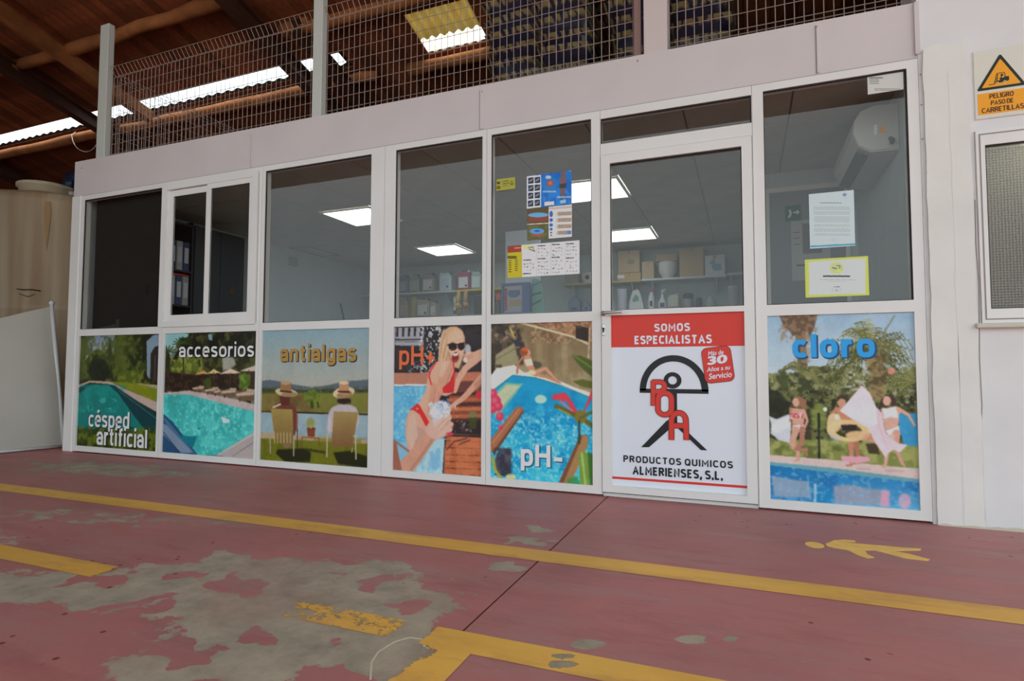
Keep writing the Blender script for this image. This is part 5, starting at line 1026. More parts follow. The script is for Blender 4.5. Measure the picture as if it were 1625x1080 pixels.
def sack_mesh():
    bm = bmesh.new(); bmesh.ops.create_grid(bm, x_segments=8, y_segments=6, size=1); top = [v.co.copy() for v in bm.verts]; bm.free()
    def prof(u): return (max(0, 1-abs(u)**3.2))**.5
    vs = []; fs = []; nx, ny = 9, 7
    for s in (1, -1):
        for j in range(ny):
            for i in range(nx):
                u = -1+2*i/(nx-1); v = -1+2*j/(ny-1); vs.append((u*.225*(1-.05*abs(v)**4), v*.30*(1-.05*abs(u)**4), s*.068*prof(u)*prof(v)))
    for s in range(2):
        o = s*nx*ny
        for j in range(ny-1):
            for i in range(nx-1):
                q = (o+j*nx+i, o+j*nx+i+1, o+(j+1)*nx+i+1, o+(j+1)*nx+i); fs.append(q if s == 0 else q[::-1])
    return MB().add(vs, fs, True).mesh('sack', M_SACK)
SK_M = sack_mesh(); M_FILM = glass_mat('stretch_film', (.95, .95, .94), .25, .05)
def stack(x0, y0, label, lean=0, seed=1):
    e = empty('sack_stack', (x0, y0, 2.715), label=label, cat='sack stack', group='wrapped sack stacks'); r = random.Random(seed)
    pal = MB()
    for i in range(5): pal.box(-.45+i*.195, -.33+i*.195, -.58, .58, .10, .122)
    for i in range(3): pal.box(-.45, .45, -.58+i*.53, -.48+i*.53, .0, .10)
    pal.build('pallet', M_CARD, e)
    for k in range(9):
        for a in (-1, 1):
            for b in (-1, 1):
                s = link('sack', SK_M, e, (a*.215+r.uniform(-.025, .025)+lean*k*.006, b*.285+r.uniform(-.015, .015), .19+k*.128), (r.uniform(-.06, .06), r.uniform(-.06, .06), r.uniform(-.05, .05)))
    f = MB(); n = 28; vs = []; fs = []
    for k in range(14):
        z = .10+k*.093
        for i in range(n):
            t = 2*math.pi*i/n; c, s_ = math.cos(t), math.sin(t); q = .460+.012*math.sin(k*1.35+i*.7)+r.uniform(-.008, .008)
            vs.append((math.copysign(abs(c)**.35, c)*q+lean*k*.003, math.copysign(abs(s_)**.35, s_)*(q+.13), z))
    for k in range(13):
        for i in range(n): fs.append((k*n+i, k*n+(i+1) % n, (k+1)*n+(i+1) % n, (k+1)*n+i))
    f.add(vs, fs, True).build('stretch_film', M_FILM, e); return e
stack(-1.49, 1.32, 'plastic-wrapped stack of blue and yellow sacks left of the steel column, the taller-looking one', -1, 1)
stack(-.465, 1.30, 'plastic-wrapped stack of blue and yellow sacks partly behind the wide steel column', -1, 2)
# ================================================================== left side: tank, sheet, cable
e = empty('water_tank', (-8.0, 1.3, 0), label='large cream plastic water tank with rust streaks left of the shopfront', cat='tank')
M_TANK = bpy.data.materials.new('tank_plastic'); M_TANK.use_nodes = True; nt = M_TANK.node_tree; n = nt.nodes; b = n['Principled BSDF']
tc = n.new('ShaderNodeTexCoord'); mp = n.new('ShaderNodeMapping'); mp.inputs['Scale'].default_value = (2.2, 2.2, .12); nt.links.new(tc.outputs['Object'], mp.inputs[0])
nz = n.new('ShaderNodeTexNoise'); nz.inputs['Scale'].default_value = 2.2; nz.inputs['Detail'].default_value = 6; nt.links.new(mp.outputs[0], nz.inputs['Vector'])
cr_ = n.new('ShaderNodeValToRGB'); cr_.color_ramp.elements[0].position = .36; cr_.color_ramp.elements[0].color = (*lin((150, 122, 90)), 1); cr_.color_ramp.elements[1].position = .62; cr_.color_ramp.elements[1].color = (*lin((184, 164, 134)), 1)
nt.links.new(nz.outputs[0], cr_.inputs[0]); nt.links.new(cr_.outputs[0], b.inputs['Base Color']); b.inputs['Roughness'].default_value = .45
TH = 2.72
MB().lathe([(1.20, 0), (1.25, .06), (1.25, .70), (1.262, .73), (1.25, .76), (1.25, 1.40), (1.262, 1.43), (1.25, 1.46), (1.25, TH-.10), (1.235, TH-.04), (1.18, TH), (.6, TH+.07), (.05, TH+.10)], n=56).build('tank_body', M_TANK, e)
MB().lathe([(.25, TH+.02), (.25, TH+.085), (.275, TH+.09), (.275, TH+.125), (.22, TH+.14), (.03, TH+.15)], (.62, -.70, -.01), n=28).build('lid', mat('tank_lid', (196, 184, 158), .5), e)
MB().prism([(-.02, 0), (.02, 0), (.035, -.12), (.018, -.40), (.006, -.55), (-.008, -.38), (-.03, -.1)], -.002, .0, 'y').build('rust_streak', mat('rust', (170, 138, 98), .9), e, (.918, -.856, 2.60)).rotation_euler = (0, 0, math.radians(47))
MB().tube([(-.10, 0, 0), (-.04, 0, -.006), (.04, 0, 0), (.11, 0, -.012)], .005, 5).tube([(-.08, 0, -.05), (.0, 0, -.08), (.06, 0, -.05)], .003, 5).build('scratch_mark', M_BLACK, e, (.826, -.957, 1.62)).rotation_euler = (0, 0, math.radians(41))
px, py = -7.20, .72
MB().tube([(px, py, 2.70), (px, py, 2.82)], .055, 14).build('pipe_collar', M_WHITE, e, (8.0, -1.3, 0))
MB().tube([(px, py, 2.815), (px, py, 2.93), (px+.03, py, 2.965), (px+.30, py+.02, 2.97)], .062, 14).build('pipe_elbow', mat('blue_pvc', (22, 38, 66), .4), e, (8.0, -1.3, 0))
# white sheet barrier
e = empty('sheet_screen', label='off-white plastic sheet screen with a white pole, leaning at the left edge', cat='screen')
M_SHEET = mat('sheet_plastic', (186, 181, 170), .45, noise=.05, nscale=2, bump=.2, bscale=3)
bl, br_, tl, tr_ = Vector((-6.36, -1.0, .02)), Vector((-6.16, .135, .02)), Vector((-6.66, -.95, 1.30)), Vector((-6.375, .115, 1.375))
vs = []; fs = []; nx, nz_ = 22, 14
for t in (0, .006):
    for j in range(nz_+1):
        for i in range(nx+1):
            u, v = i/nx, j/nz_; q = (bl*(1-u)+br_*u)*(1-v)+(tl*(1-u)+tr_*u)*v
            q = q+Vector((.02*math.sin(u*7+v*3)*math.sin(v*3.1), 0, -.17*math.sin(u*math.pi)**.8*v*(1-.45*u)+.012*math.sin(u*9)*v)); vs.append((q.x-t, q.y, max(q.z, .004)))
K = (nx+1)*(nz_+1)
for s in (0, 1):
    for j in range(nz_):
        for i in range(nx): a = s*K+j*(nx+1)+i; fs.append((a, a+1, a+nx+2, a+nx+1))
MB().add(vs, fs, True).build('sheet', M_SHEET, e)
MB().tube([(-6.145, .150, .0), (-6.372, .120, 1.40)], .017, 10).build('pole', M_WHITE, e)
MB().lathe([(.004, -.024), (.018, -.016), (.025, 0), (.018, .016), (.004, .024)], (-6.374, .120, 1.415), 14).build('pole_cap', M_WHITE, e)
MB().tube([(-6.145, .150, .018), (-6.36, -1.0, .018)], .014, 8).build('bottom_rail', M_WHITE, e)
MB().tube([(-6.64, -.95, 0), (-6.67, -.95, 1.33)], .017, 10).build('pole', M_WHITE, e)
MB().tube([(-10.71, 2.87, 4.86), (-10.70, 2.80, 4.78), (-10.65, 2.8, 4.651), (-10.58, 2.8, 4.56), (-10.492, 2.8, 4.496), (-10.39, 2.8, 4.45), (-10.292, 2.8, 4.425), (-10.19, 2.8, 4.43), (-10.116, 2.8, 4.455), (-10.04, 2.8, 4.519), (-9.979, 2.8, 4.60), (-9.96, 2.86, 4.80)], .006, 6).build('hanging_cable', mat('cable_white', (206, 196, 180), .5), None, label='thin pale cable looping down from the roof log left of the leftmost post', cat='cable')
# ================================================================== things in the room
M_SHELF = mat('shelf_white', (206, 212, 212), .5); M_SHELFY = mat('shelf_yellow', (206, 186, 60), .6); M_SHELFW = mat('shelf_wood', (180, 168, 120), .6)
def shelf(x0, x1, z, m, label, y0=4.28, y1=4.6):
    e = empty('wall_shelf', label=label, cat='shelf'); MB().bbox(x0, x1, y0, y1, z-.028, z, .003).build('board', m, e)
    for xx in (x0+.12*(x1-x0), x1-.12*(x1-x0)): MB().prism([(y1-.02, z-.029), (y1-.02, z-.22), (y1-.035, z-.22), (y0+.06, z-.04), (y0+.06, z-.029)], xx-.01, xx+.01, 'x').build('bracket', M_SHELF, e)
    return e
ZU, ZL = 1.962, 1.575
shelf(-5.78, -4.045, ZU, M_SHELF, 'white wall shelf holding the row of canisters, seen in the fourth window')
shelf(-4.04, -3.20, ZU, M_SHELFY, 'yellow-edged wall shelf above the hanging gloves')
shelf(-2.36, -1.27, ZU+.006, M_SHELFW, 'yellowish wall shelf under the leftmost brown cartons, seen through the door')
shelf(-1.262, -.195, ZU+.012, M_SHELF, 'white wall shelf under the tapered bucket and the tallest carton')
shelf(-.186, .155, ZU+.03, M_SHELF, 'short white wall shelf at the far right of the back wall')
shelf(-5.78, -3.20, ZL, M_SHELF, 'long lower wall shelf on the left part of the back wall')
shelf(-2.36, .155, ZL-.004, M_SHELF, 'long lower wall shelf holding bottles and jugs behind the door')
def canister(x0, x1, z0, z1, body, label, lab=(206, 212, 208), spot=True, group='plastic canisters on the shelves', cap=(60, 66, 72), y=4.30, d=.17):
    w = x1-x0; cx = (x0+x1)/2; h = z1-z0; e = empty('canister', (cx, y+d/2, z0), label=label, cat='canister', group=group)
    m = mat('canister_%d_%d_%d' % body, body, .4); g = MB(); g.bbox(-w/2, w/2, -d/2, d/2, 0, h*.76, min(.018, w*.12)); g.prism([(-w*.44, h*.74), (w*.44, h*.74), (w*.30, h*.86), (-w*.40, h*.90)], -d*.42, d*.42); g.build('body', m, e)
    MB().tube([(-w*.30, 0, h*.84), (-w*.26, 0, h*.97), (w*.06, 0, h*.97), (w*.12, 0, h*.82)], w*.055, 8).build('handle', m, e)
    MB().lathe([(w*.12, h*.84), (w*.12, h*.96), (w*.10, h*.985)], (w*.27, 0, 0), 14).build('cap', mat('cap_%d_%d_%d' % cap, cap, .4), e)
    l = empty('label', parent=e); MB().box(-w*.36, w*.36, -d/2-.0015, -d/2+.001, h*.10, h*.62).build('label_paper', mat('can_label_%d_%d_%d' % lab, lab, .5), l)
    if spot: MB().prism(circ(w*.22, h*.20, w*.08, n=10), -d/2-.0025, -d/2-.0016).build('hazard_mark', M_BLACK, l)
    return e
CT = 'plastic canisters on the shelves'
canister(-5.074, -4.900, ZU, 2.262, (84, 108, 128), 'blue-grey canister at the left end of the upper shelf', (150, 158, 176), False)
canister(-4.882, -4.700, ZU, 2.262, (138, 150, 140), 'grey-green canister second on the upper shelf', (160, 170, 160), False, cap=(50, 60, 56))
canister(-4.642, -4.425, ZU, 2.268, (150, 146, 132), 'beige canister with white label and black dot on the upper shelf', cap=(30, 30, 34))
canister(-4.340, -4.130, ZU, 2.272, (196, 214, 222), 'tall pale blue-white canister in the middle of the upper shelf', (176, 200, 216), True, cap=(120, 130, 140))
canister(-4.027, -3.812, ZU, 2.274, (176, 74, 100), 'pinkish red canister with a white label on the yellow shelf', (214, 224, 232), cap=(230, 220, 215))
canister(-3.798, -3.620, ZU, 2.262, (170, 200, 192), 'pale green canister at the right end of the yellow shelf', (200, 222, 218), False, cap=(110, 140, 130))
canister(-4.731, -4.510, ZL, 1.880, (170, 166, 150), 'wide canister with white label on the lower shelf', cap=(60, 60, 64))
canister(-4.495, -4.388, ZL, 1.826, (176, 170, 162), 'narrow canister beside the wide one on the lower shelf', cap=(40, 40, 44))
canister(-5.044, -4.905, ZL, 1.90, (160, 140, 116), 'tan canister at the left end of the lower shelf', (176, 160, 140), False)
def bottle(name, prof, x, z, m, label, cat='bottle', y=4.40, sy=.7, group='bottles and jugs on the lower shelf', extra=None):
    e = empty(name, (x, y, z), label=label, cat=cat, group=group); MB().lathe(prof, n=18, sy=sy).build('body', m, e)
    if extra: extra(e)
    return e
def trigger(h, m, x=0, s=1):
    def f(e):
        MB().lathe([(.012, h), (.014, h+.02), (.012, h+.03)], n=12).build('collar', m, e)
        MB().prism([(-.014*s, h+.028), (.014*s, h+.028), (.016*s, h+.045), (-.045*s, h+.058), (-.05*s, h+.046), (-.02*s, h+.040)], -.011, .011).build('spray_head', m, e)
        MB().tube([(-.018*s, 0, h+.04), (-.03*s, 0, h+.015), (-.028*s, 0, h-.005)], .004, 6).build('trigger', m, e)
    return f
def cap_(h, r, m):
    def f(e): MB().lathe([(r, h), (r, h+.028), (r*.8, h+.032)], n=12).build('cap', m, e)
    return f
def lab_(w, z0, z1, y, m):
    def f(e): MB().box(-w, w, y-.002, y, z0, z1).build('label', m, e)
    return f
def both(*fs):
    def f(e):
        for g in fs: g(e)
    return f
MG = mat('label_green', (110, 176, 166), .5); MB_ = mat('label_blue', (70, 90, 130), .5); MPINK = mat('pink_plastic', (206, 110, 140), .4)
bottle('yellow_tube', [(.06, 0), (.07, .02), (.068, .30), (.05, .335)], -4.83, ZL, mat('tube_yellow', (176, 160, 84), .6), 'yellow-green tube container beside the tan canister', 'container', group='containers on the lower left shelf')
bottle('white_bottle', [(.045, 0), (.05, .02), (.05, .11), (.022, .15), (.022, .17), (.046, .20), (.05, .26), (.03, .305)], -4.088, ZL, M_WHITE, 'white waisted bottle left of the hanging gloves', group='containers on the lower left shelf', extra=lab_(.03, .03, .09, -.036, MB_))
def glove(x, zt, h, label, c):
    e = empty('work_glove', (x, 4.285, 0), label=label, cat='glove', group='gloves hanging from the yellow shelf'); m = mat('glove_%d' % c[2], c, .8)
    MB().tube([(0, 0, zt), (0, -.01, zt-h*.3), (0, -.01, zt-h*.52)], [.026, .036, .038], 10).build('cuff', m, e)
    MB().tube([(0, -.01, zt-h*.50), (0, -.012, zt-h*.75)], [.038, .04], 10).build('palm', m, e)
    for k, (dx, l) in enumerate(((-.030, .20), (-.010, .25), (.010, .24), (.030, .19))): MB().tube([(dx, -.012, zt-h*.72), (dx*1.2, -.014, zt-h*.75-h*l)], [.0105, .008], 7).build('finger', m, e)
    MB().tube([(.036, -.012, zt-h*.58), (.06, -.016, zt-h*.72)], [.012, .009], 7).build('thumb', m, e)
glove(-3.985, ZU-.029, .35, 'left orange work glove hanging under the yellow shelf', (206, 172, 96)); glove(-3.862, ZU-.029, .33, 'right tan work glove hanging under the yellow shelf', (190, 156, 104))
e = empty('dark_crate', label='dark crate on the lower shelf right of the gloves', cat='crate'); MB().bbox(-3.76, -3.42, 4.34, 4.56, ZL, 1.86, .006).build('crate_body', mat('crate_dark', (66, 62, 58), .7), e); MB().lathe([(.02, 0), (.03, .03), (.018, .05)], (-3.66, 4.42, 1.86), 12).build('knob', M_WHITE, e)
# cartons
def carton(x0, x1, z0, z1, c, label, printed=None, y=4.30, d=.24):
    e = empty('carton', label=label, cat='box', group='cartons on the shelves'); MB().bbox(x0, x1, y, y+d, z0, z1, .003).build('carton_body', mat('carton_%d_%d_%d' % c, c, .8), e)
    MB().box((x0+x1)/2-.02, (x0+x1)/2+.02, y+.004, y+d-.004, z1, z1+.0008).box((x0+x1)/2-.02, (x0+x1)/2+.02, y-.0008, y, z1-.05, z1-.003).build('tape', mat('parcel_tape', (176, 150, 100), .3), e)
    if printed: printed(e, y)
    return e
K1 = (186, 164, 126)
carton(-1.575, -1.285, 2.075, 2.375, K1, 'brown carton lying on the flat carton at the left of the door glass', lambda e, y: MB().prism(circ(-1.40, 2.22, .05, .035, 14), y-.0012, y-.0002).build('faded_print', mat('print_faded', (150, 134, 104), .8), e))
carton(-1.590, -1.272, ZU+.006, 2.072, (190, 164, 104), 'flat brown carton with a white sticker, under the larger carton', lambda e, y: MB().box(-1.585, -1.49, y-.0012, y-.0002, 2.0, 2.045).build('sticker', M_PWHITE, e))
carton(-1.258, -1.100, ZU+.012, 2.208, (192, 172, 136), 'small plain carton left of the tapered bucket')
carton(-.770, -.468, ZU+.012, 2.345, (188, 162, 118), 'tallest brown carton, right of the tapered bucket')
carton(-.455, -.210, ZU+.012, 2.235, (206, 210, 214), 'white carton with a blue print at the right of the door glass', lambda e, y: MB().prism([(-.40, 2.13), (-.36, 2.18), (-.33, 2.17), (-.32, 2.12), (-.37, 2.11)], y-.0012, y-.0002).prism([(-.37, 2.07), (-.36, 2.12), (-.26, 2.12), (-.25, 2.04), (-.34, 2.03)], y-.0012, y-.0002).build('blue_print', mat('pale_blue_print', (130, 160, 196), .6), e))
e = empty('tapered_bucket', (-.935, 4.42, ZU+.012), label='white tapered bucket with a carton lid between the brown cartons', cat='bucket'); MB().lathe([(.055, 0), (.065, .01), (.118, .10), (.122, .19), (.128, .21), (.126, .225)], n=28).build('bucket_body', M_WHITE, e); MB().bbox(-.14, .135, -.11, .12, .227, .315, .004).build('lid_box', M_CARD, e)
bottle('small_can', [(.034, 0), (.036, .01), (.036, .16), (.03, .175)], -1.70, ZU+.006, M_WHITE, 'slim white can at the far left of the cartons', 'can', sy=1, group='small cans'); 
bottle('white_tub', [(.055, 0), (.06, .02), (.068, .28), (.07, .295)], -1.542, ZL, mat('tub_lilac', (206, 212, 226), .45), 'pale tall tub at the left of the lower shelf seen through the door', 'tub')
e = empty('handled_jug', (-1.344, 4.42, ZL), label='white jug with sloping shoulders and a green label', cat='jug', group='bottles and jugs on the lower shelf')
MB().prism([(-.095, 0), (.097, 0), (.092, .06), (.06, .19), (.035, .262), (-.045, .262), (-.07, .19), (-.097, .08)], -.06, .06).build('body', M_WHITE, e); MB().prism([(-.055, .13), (-.01, .21), (.03, .17), (.035, .12), (-.04, .10)], -.0615, -.0602).build('label', MG, e); MB().lathe([(.022, .262), (.022, .285)], n=12).build('cap', M_WHITE, e)
bottle('spray_bottle', [(.038, 0), (.042, .015), (.042, .16), (.018, .22), (.013, .235)], -1.150, ZL, M_WHITE, 'slim white spray bottle with a pink trigger', extra=both(trigger(.235, MPINK, s=-1), lab_(.016, .04, .11, -.03, MB_)))
bottle('spray_bottle', [(.050, 0), (.054, .015), (.054, .09), (.018, .16), (.013, .21)], -1.004, ZL, M_WHITE, 'squat white spray bottle with a white trigger and blue label', extra=both(trigger(.21, M_WHITE, s=-1), lab_(.030, .02, .08, -.039, MB_)))
canister(-.927, -.778, ZL, 1.765, (196, 196, 184), 'short square canister right of the spray bottles', (200, 204, 196), False, 'bottles and jugs on the lower shelf', cap=(220, 220, 216))
bottle('green_lid_jar', [(.062, 0), (.066, .01), (.066, .12), (.060, .13)], -.675, ZL, mat('jar_grey', (160, 166, 170), .4), 'jar with a dark green lid on the lower shelf', 'jar', extra=lambda e: MB().lathe([(.064, .13), (.066, .135), (.064, .185), (.03, .19)], n=18).build('lid', mat('green_lid', (62, 76, 58), .5), e))
bottle('blue_jar', [(.034, 0), (.037, .01), (.037, .11), (.028, .13)], -.536, ZL, mat('jar_blue', (70, 86, 110), .4), 'small dark blue jar right of the green-lidded jar', 'jar', sy=1)
bottle('pointed_bottle', [(.055, 0), (.058, .01), (.056, .07), (.02, .15), (.012, .165)], -.390, ZL, mat('bottle_grey', (176, 178, 176), .4), 'grey-white bottle with a pointed top on the lower shelf')
bottle('white_tub', [(.056, 0), (.062, .01), (.062, .20), (.066, .21), (.066, .26), (.04, .268)], -.117, ZL, mat('tub_grey', (186, 186, 190), .5), 'tall grey-white tub at the right of the lower shelf', 'tub', sy=1)
# things behind the fifth window
def drum(x, z, label): 
    e = empty('white_drum', (x, 4.44, z), label=label, cat='reel', group='reels'); MB().lathe([(.03, -.02), (.085, -.018), (.092, 0), (.092, .07), (.085, .085), (.03, .085)], (0, 0, .094), 24, axis='y').build('rim', M_WHITE, e); MB().lathe([(.03, -.026), (.034, -.021)], (0, 0, .094), 12, axis='y').build('hub', M_INK, e)
drum(-2.036, ZU+.006, 'round white reel at the end of the yellowish shelf')
carton(-2.32, -2.15, ZU+.006, 2.13, (150, 146, 138), 'grey carton left of the round white reel, low in the fifth window')
def stool_box(x0, x1, z1, label):
    e = empty('folded_product', label=label, cat='box', group='blue packs under the reel'); MB().prism([(x0, ZL), (x1, ZL), (x1-.01, z1-.08), ((x0+x1)/2, z1), (x0+.01, z1-.07)], 4.34, 4.50).build('pack_body', mat('pack_blue', (122, 142, 172), .5), e); MB().box(x0+.05, x1-.05, 4.3385, 4.34, ZL+.02, ZL+.06).build('label', MB_, e)
stool_box(-2.298, -2.118, 1.80, 'larger blue pack on the lower shelf at the right of the fifth window'); stool_box(-2.099, -1.968, 1.715, 'smaller blue pack beside the larger one')
e = empty('display_counter', label='pale counter behind the fifth window carrying the blue framed board', cat='counter'); MB().bbox(-2.55, -1.60, 1.42, 1.95, .012, 1.245, .004).build('counter_body', mat('counter_grey', (176, 182, 184), .6), e); MB().bbox(-2.58, -1.57, 1.39, 1.98, 1.245, 1.280, .004).build('counter_top', M_SHELF, e)
e = empty('upright_board', label='tall white panel standing behind the blue framed board', cat='panel'); MB().bbox(-2.127, -1.775, 1.62, 1.64, 1.2805, 2.095, .003).build('panel_sheet', mat('panel_bluewhite', (196, 206, 216), .5), e); MB().bbox(-2.127, -1.775, 1.58, 1.70, 1.2803, 1.295, .003).build('foot', M_SHELF, e)
e = empty('framed_board', label='blue framed picture board standing low in the fifth window', cat='display'); MB().frame(-2.118, -1.838, 1.281, 1.575, .022, .070, .018, .022, 1.50, 1.54).build('blue_frame', mat('frame_blue', (84, 108, 160), .5), e); MB().box(-2.1, -1.905, 1.52, 1.538, 1.298, 1.555).build('picture', mat('picture_grey', (176, 176, 186), .5), e)
MB().prism([(-2.06, 1.47), (-2.03, 1.44), (-1.97, 1.44), (-1.93, 1.47), (-1.94, 1.51), (-2.05, 1.51)], 1.518, 1.5195).build('picture_bowl', mat('bowl_blue', (90, 110, 160), .5), e)
MB().box(-2.09, -2.065, 1.5175, 1.5195, 1.32, 1.53).build('picture_stripe', mat('stripe_red', (170, 80, 80), .5), e); MB().prism([(-2.05, 1.40), (-2.02, 1.43), (-1.99, 1.40), (-1.96, 1.43), (-1.925, 1.40), (-1.93, 1.36), (-2.05, 1.36)], 1.5175, 1.5195).build('picture_base', mat('stripe_sand', (180, 160, 120), .6), e)
e = empty('green_pack', label='green and white pack leaning beside the blue framed board', cat='pack'); MB().prism([(-1.834, 1.281), (-1.70, 1.281), (-1.73, 1.50), (-1.76, 1.60), (-1.82, 1.615), (-1.834, 1.60)], 1.56, 1.58).build('pack_body', mat('pack_teal', (120, 168, 158), .5), e)
for a, b, c in ((1.36, 1.40, (60, 110, 70)), (1.45, 1.47, (60, 110, 70)), (1.54, 1.57, (90, 130, 180))): MB().prism([(-1.83, a), (-1.74, b), (-1.74, b+.02), (-1.83, a+.02)], 1.5585, 1.5598).build('print_stripe', mat('pstripe_%d' % c[2], c, .5), e)
e = empty('orange_bottle', (-2.19, 1.60, 1.2802), label='small bottle with an orange cap left of the blue framed board', cat='bottle'); MB().lathe([(.025, 0), (.028, .01), (.028, .12), (.012, .15)], n=14).build('body', mat('bottle_dark', (96, 92, 84), .4), e); MB().lathe([(.02, .15), (.026, .165), (.024, .20), (.01, .22)], n=14).build('cap', mat('cap_orange', (226, 96, 62), .4), e)
# left part: dark board, cabinet, binders, broom, vent, hatch
tag(MB().bbox(-5.72, -4.735, .10, .125, .012, 2.395, .003).build('dark_board', M_DARK), 'large dark board standing right behind the glass of the leftmost window', 'board')
tag(MB().bbox(-5.0, -4.955, .094, .0995, 1.44, 1.52, .002).build('wall_socket', M_BLACK), 'small black socket on the dark board in the leftmost window', 'socket')
M_CAB = mat('cabinet_grey', (62, 68, 74), .5)
e = empty('metal_cabinet', label='tall dark grey metal cabinet behind the sliding window', cat='cabinet')
MB().bbox(-5.79, -5.37, .87, 1.53, .012, 2.28, .004).build('cabinet_body', M_CAB, e)
for a, b in ((.875, 1.197), (1.203, 1.525)): 
    d = MB().bbox(-5.369, -5.350, a, b, .08, 2.27, .004).build('cabinet_door', mat('cabinet_door_grey', (70, 77, 84), .45), e); MB().bbox(-5.349, -5.335, (a if a > 1 else b-.03), (a+.03 if a > 1 else b), 1.2, 1.32, .003).build('cabinet_handle', M_CHROME, d)
MB().prism([(1.33, 1.62), (1.40, 1.62), (1.365, 1.70)], -5.3495, -5.3485, 'x').build('warning_triangle', mat('cab_orange', (120, 84, 50), .6), e)
e = empty('binder_shelf', label='dark open shelf unit with binders behind the sliding window', cat='shelf')
MB().box(-5.79, -5.36, .20, .215, .012, 2.30).build('side_panel', M_CAB, e); MB().box(-5.79, -5.36, .845, .86, .012, 2.30).build('side_panel', M_CAB, e); MB().box(-5.795, -5.78, .216, .844, .012, 2.30).build('back_panel', M_CAB, e)
for z in (.4, .8, 1.10, 1.42, 1.78, 2.27): MB().box(-5.779, -5.36, .216, .844, z-.018, z).build('shelf_board', M_CAB, e)
cols = [(60, 80, 130), (206, 208, 206), (70, 90, 140), (196, 198, 200), (60, 66, 84), (206, 208, 210), (80, 96, 140), (190, 190, 190)]
for row, z in enumerate((1.42, 1.78)):
    for k in range(8):
        c = cols[(k+row*3) % 8]; nm = {True: 'upper', False: 'lower'}[row == 1]
        y_ = .222+k*.077; b = empty('binder', (-5.60, y_, z), label='%s binder on the %s shelf behind the sliding window, %s from the grey cabinet' % ('blue' if c[2] > c[0]+20 else 'pale grey' if c[0] > 180 else 'dark slate', nm, ('first', 'second', 'third', 'fourth', 'fifth', 'sixth', 'seventh', 'eighth')[7-k]), cat='binder', group='%s row of %s binders' % (nm, 'blue' if c[2] > c[0]+20 else 'pale' if c[0] > 180 else 'slate'))
        MB().bbox(0, .225, 0, .070, .0005, .30, .004).build('binder_body', mat('binder_%d_%d' % (c[0], c[2]), c, .5), b); MB().box(.2252, .2262, .012, .058, .08, .24).build('spine_label', M_PWHITE, b)
e = empty('red_folder', label='red folder lying on top of the lower row of binders', cat='folder'); MB().bbox(-5.62, -5.375, .56, .835, 1.7215, 1.742, .003).build('folder_body', M_RED, e)
e = empty('broom', label='broom with a blue handle leaning against the left wall, in the third window', cat='broom'); MB().tube([(-5.02, 3.40, .10), (-5.775, 3.80, 1.775)], .013, 8).build('handle', mat('broom_blue', (58, 84, 140), .4), e); MB().bbox(-5.17, -4.87, 3.36, 3.44, .014, .11, .01).build('broom_head', mat('bristle', (80, 70, 60), .9), e)
tag(MB().bbox(-5.7995, -5.78, 2.71, 2.87, 2.19, 2.31, .004).build('wall_vent', mat('vent_grey', (150, 158, 162), .6)), 'small square grey vent high on the left wall, in the third window', 'vent')
e = empty('ceiling_hatch', label='rectangular hatch outline in the ceiling near the left wall, third window', cat='hatch'); MB().band([(-5.76, 2.66), (-5.44, 2.66), (-5.44, 3.34), (-5.76, 3.34)], [(-5.74, 2.68), (-5.46, 2.68), (-5.46, 3.32), (-5.74, 3.32)], CZ-.004, CZ+.001, 'z').build('hatch_frame', mat('hatch_edge', (120, 116, 104), .8), e); MB().box(-5.739, -5.461, 2.681, 3.319, CZ-.002, CZ+.001).build('hatch_panel', M_TILE, e)
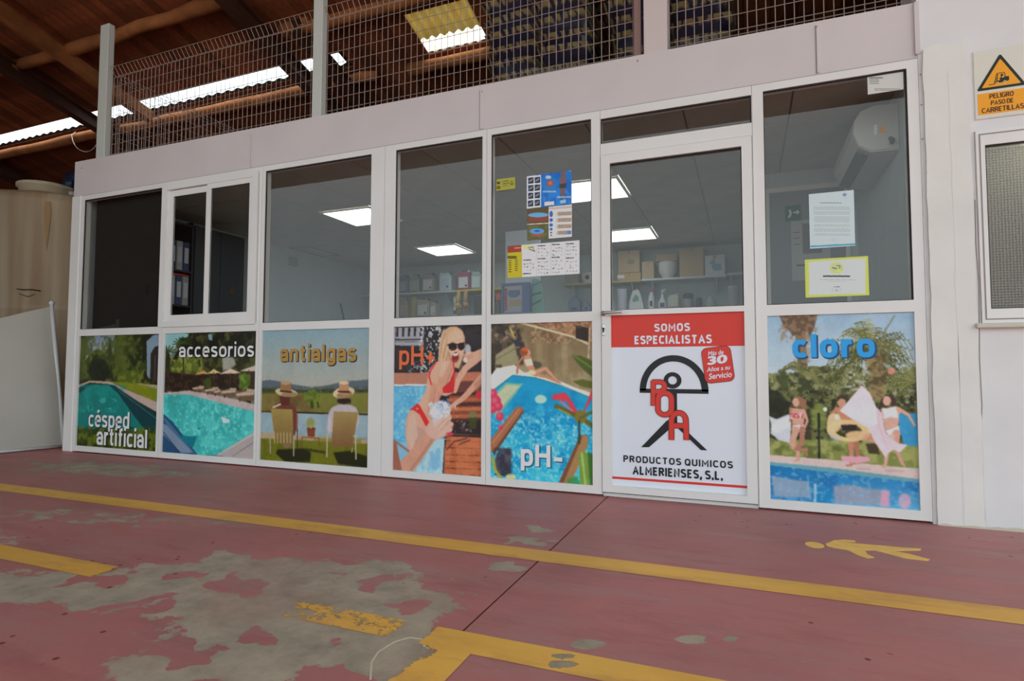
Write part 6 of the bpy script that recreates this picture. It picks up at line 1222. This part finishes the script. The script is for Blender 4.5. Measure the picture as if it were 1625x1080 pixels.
# alcove: air conditioner, exit sign, notices
e = empty('air_conditioner', (0, 0, 0), label='white wall air conditioner seen end-on high in the right window', cat='air conditioner')
prof = [(.861, 2.06), (.861, 2.335), (.74, 2.340), (.672, 2.318), (.635, 2.26), (.628, 2.18), (.655, 2.105), (.72, 2.062)]
MB().prism(prof, .42, 1.22).build('casing', mat('ac_white', (216, 218, 214), .4), e); MB().prism([(x_*.985+.011, (z_-2.2)*.96+2.2) for x_, z_ in prof], .410, .420).build('end_cap', mat('ac_end', (196, 198, 194), .45), e)
MB().prism([(.650, 2.090), (.712, 2.058), (.716, 2.063), (.655, 2.096)], .47, 1.17).build('louvre', mat('ac_louvre', (120, 120, 116), .5), e)
MB().prism([(.755, 2.165), (.800, 2.165), (.7775, 2.215)], .4085, .4098).build('warning_sticker', M_YELLOWSIGN, e); MB().box(.735, .752, .4085, .4098, 2.16, 2.22).build('data_sticker', M_PWHITE, e)
MB().tube([(.82, .40, 2.10), (.82, .36, 2.10), (.80, .33, 2.10)], .012, 8).build('pipe_stub', mat('pipe_brown', (110, 92, 84), .6), e)
e = empty('exit_sign', label='green emergency exit sign on the grey inner door, right window', cat='sign'); MB().box(.335, .450, 1.758, 1.763, 2.0, 2.13).build('sign_plate', mat('exit_green', (38, 100, 66), .5), e); MB().prism([(.395, 2.062), (.42, 2.062), (.42, 2.045), (.443, 2.068), (.42, 2.092), (.42, 2.075), (.395, 2.075)], 1.7565, 1.7578).prism([(.35, 2.03), (.365, 2.06), (.36, 2.09), (.375, 2.10), (.385, 2.06), (.372, 2.03)], 1.7565, 1.7578).build('pictogram', M_PWHITE, e)
e = empty('door_notice', label='pale printed notice with a picture behind the letter, on the grey inner door', cat='paper'); MB().box(.375, .66, 1.760, 1.763, 1.50, 2.00).build('notice_sheet', mat('notice_paper', (186, 188, 188), .7), e)
MB().box(.46, .60, 1.7585, 1.7598, 1.72, 1.97).build('notice_photo', mat('notice_photo', (128, 122, 124), .7), e); MB().box(.41, .62, 1.7585, 1.7598, 1.62, 1.635).box(.39, .44, 1.7585, 1.7598, 1.90, 1.905).box(.39, .44, 1.7585, 1.7598, 1.85, 1.855).box(.39, .44, 1.7585, 1.7598, 1.80, 1.805).build('notice_lines', mat('notice_ink', (110, 108, 112), .7), e)
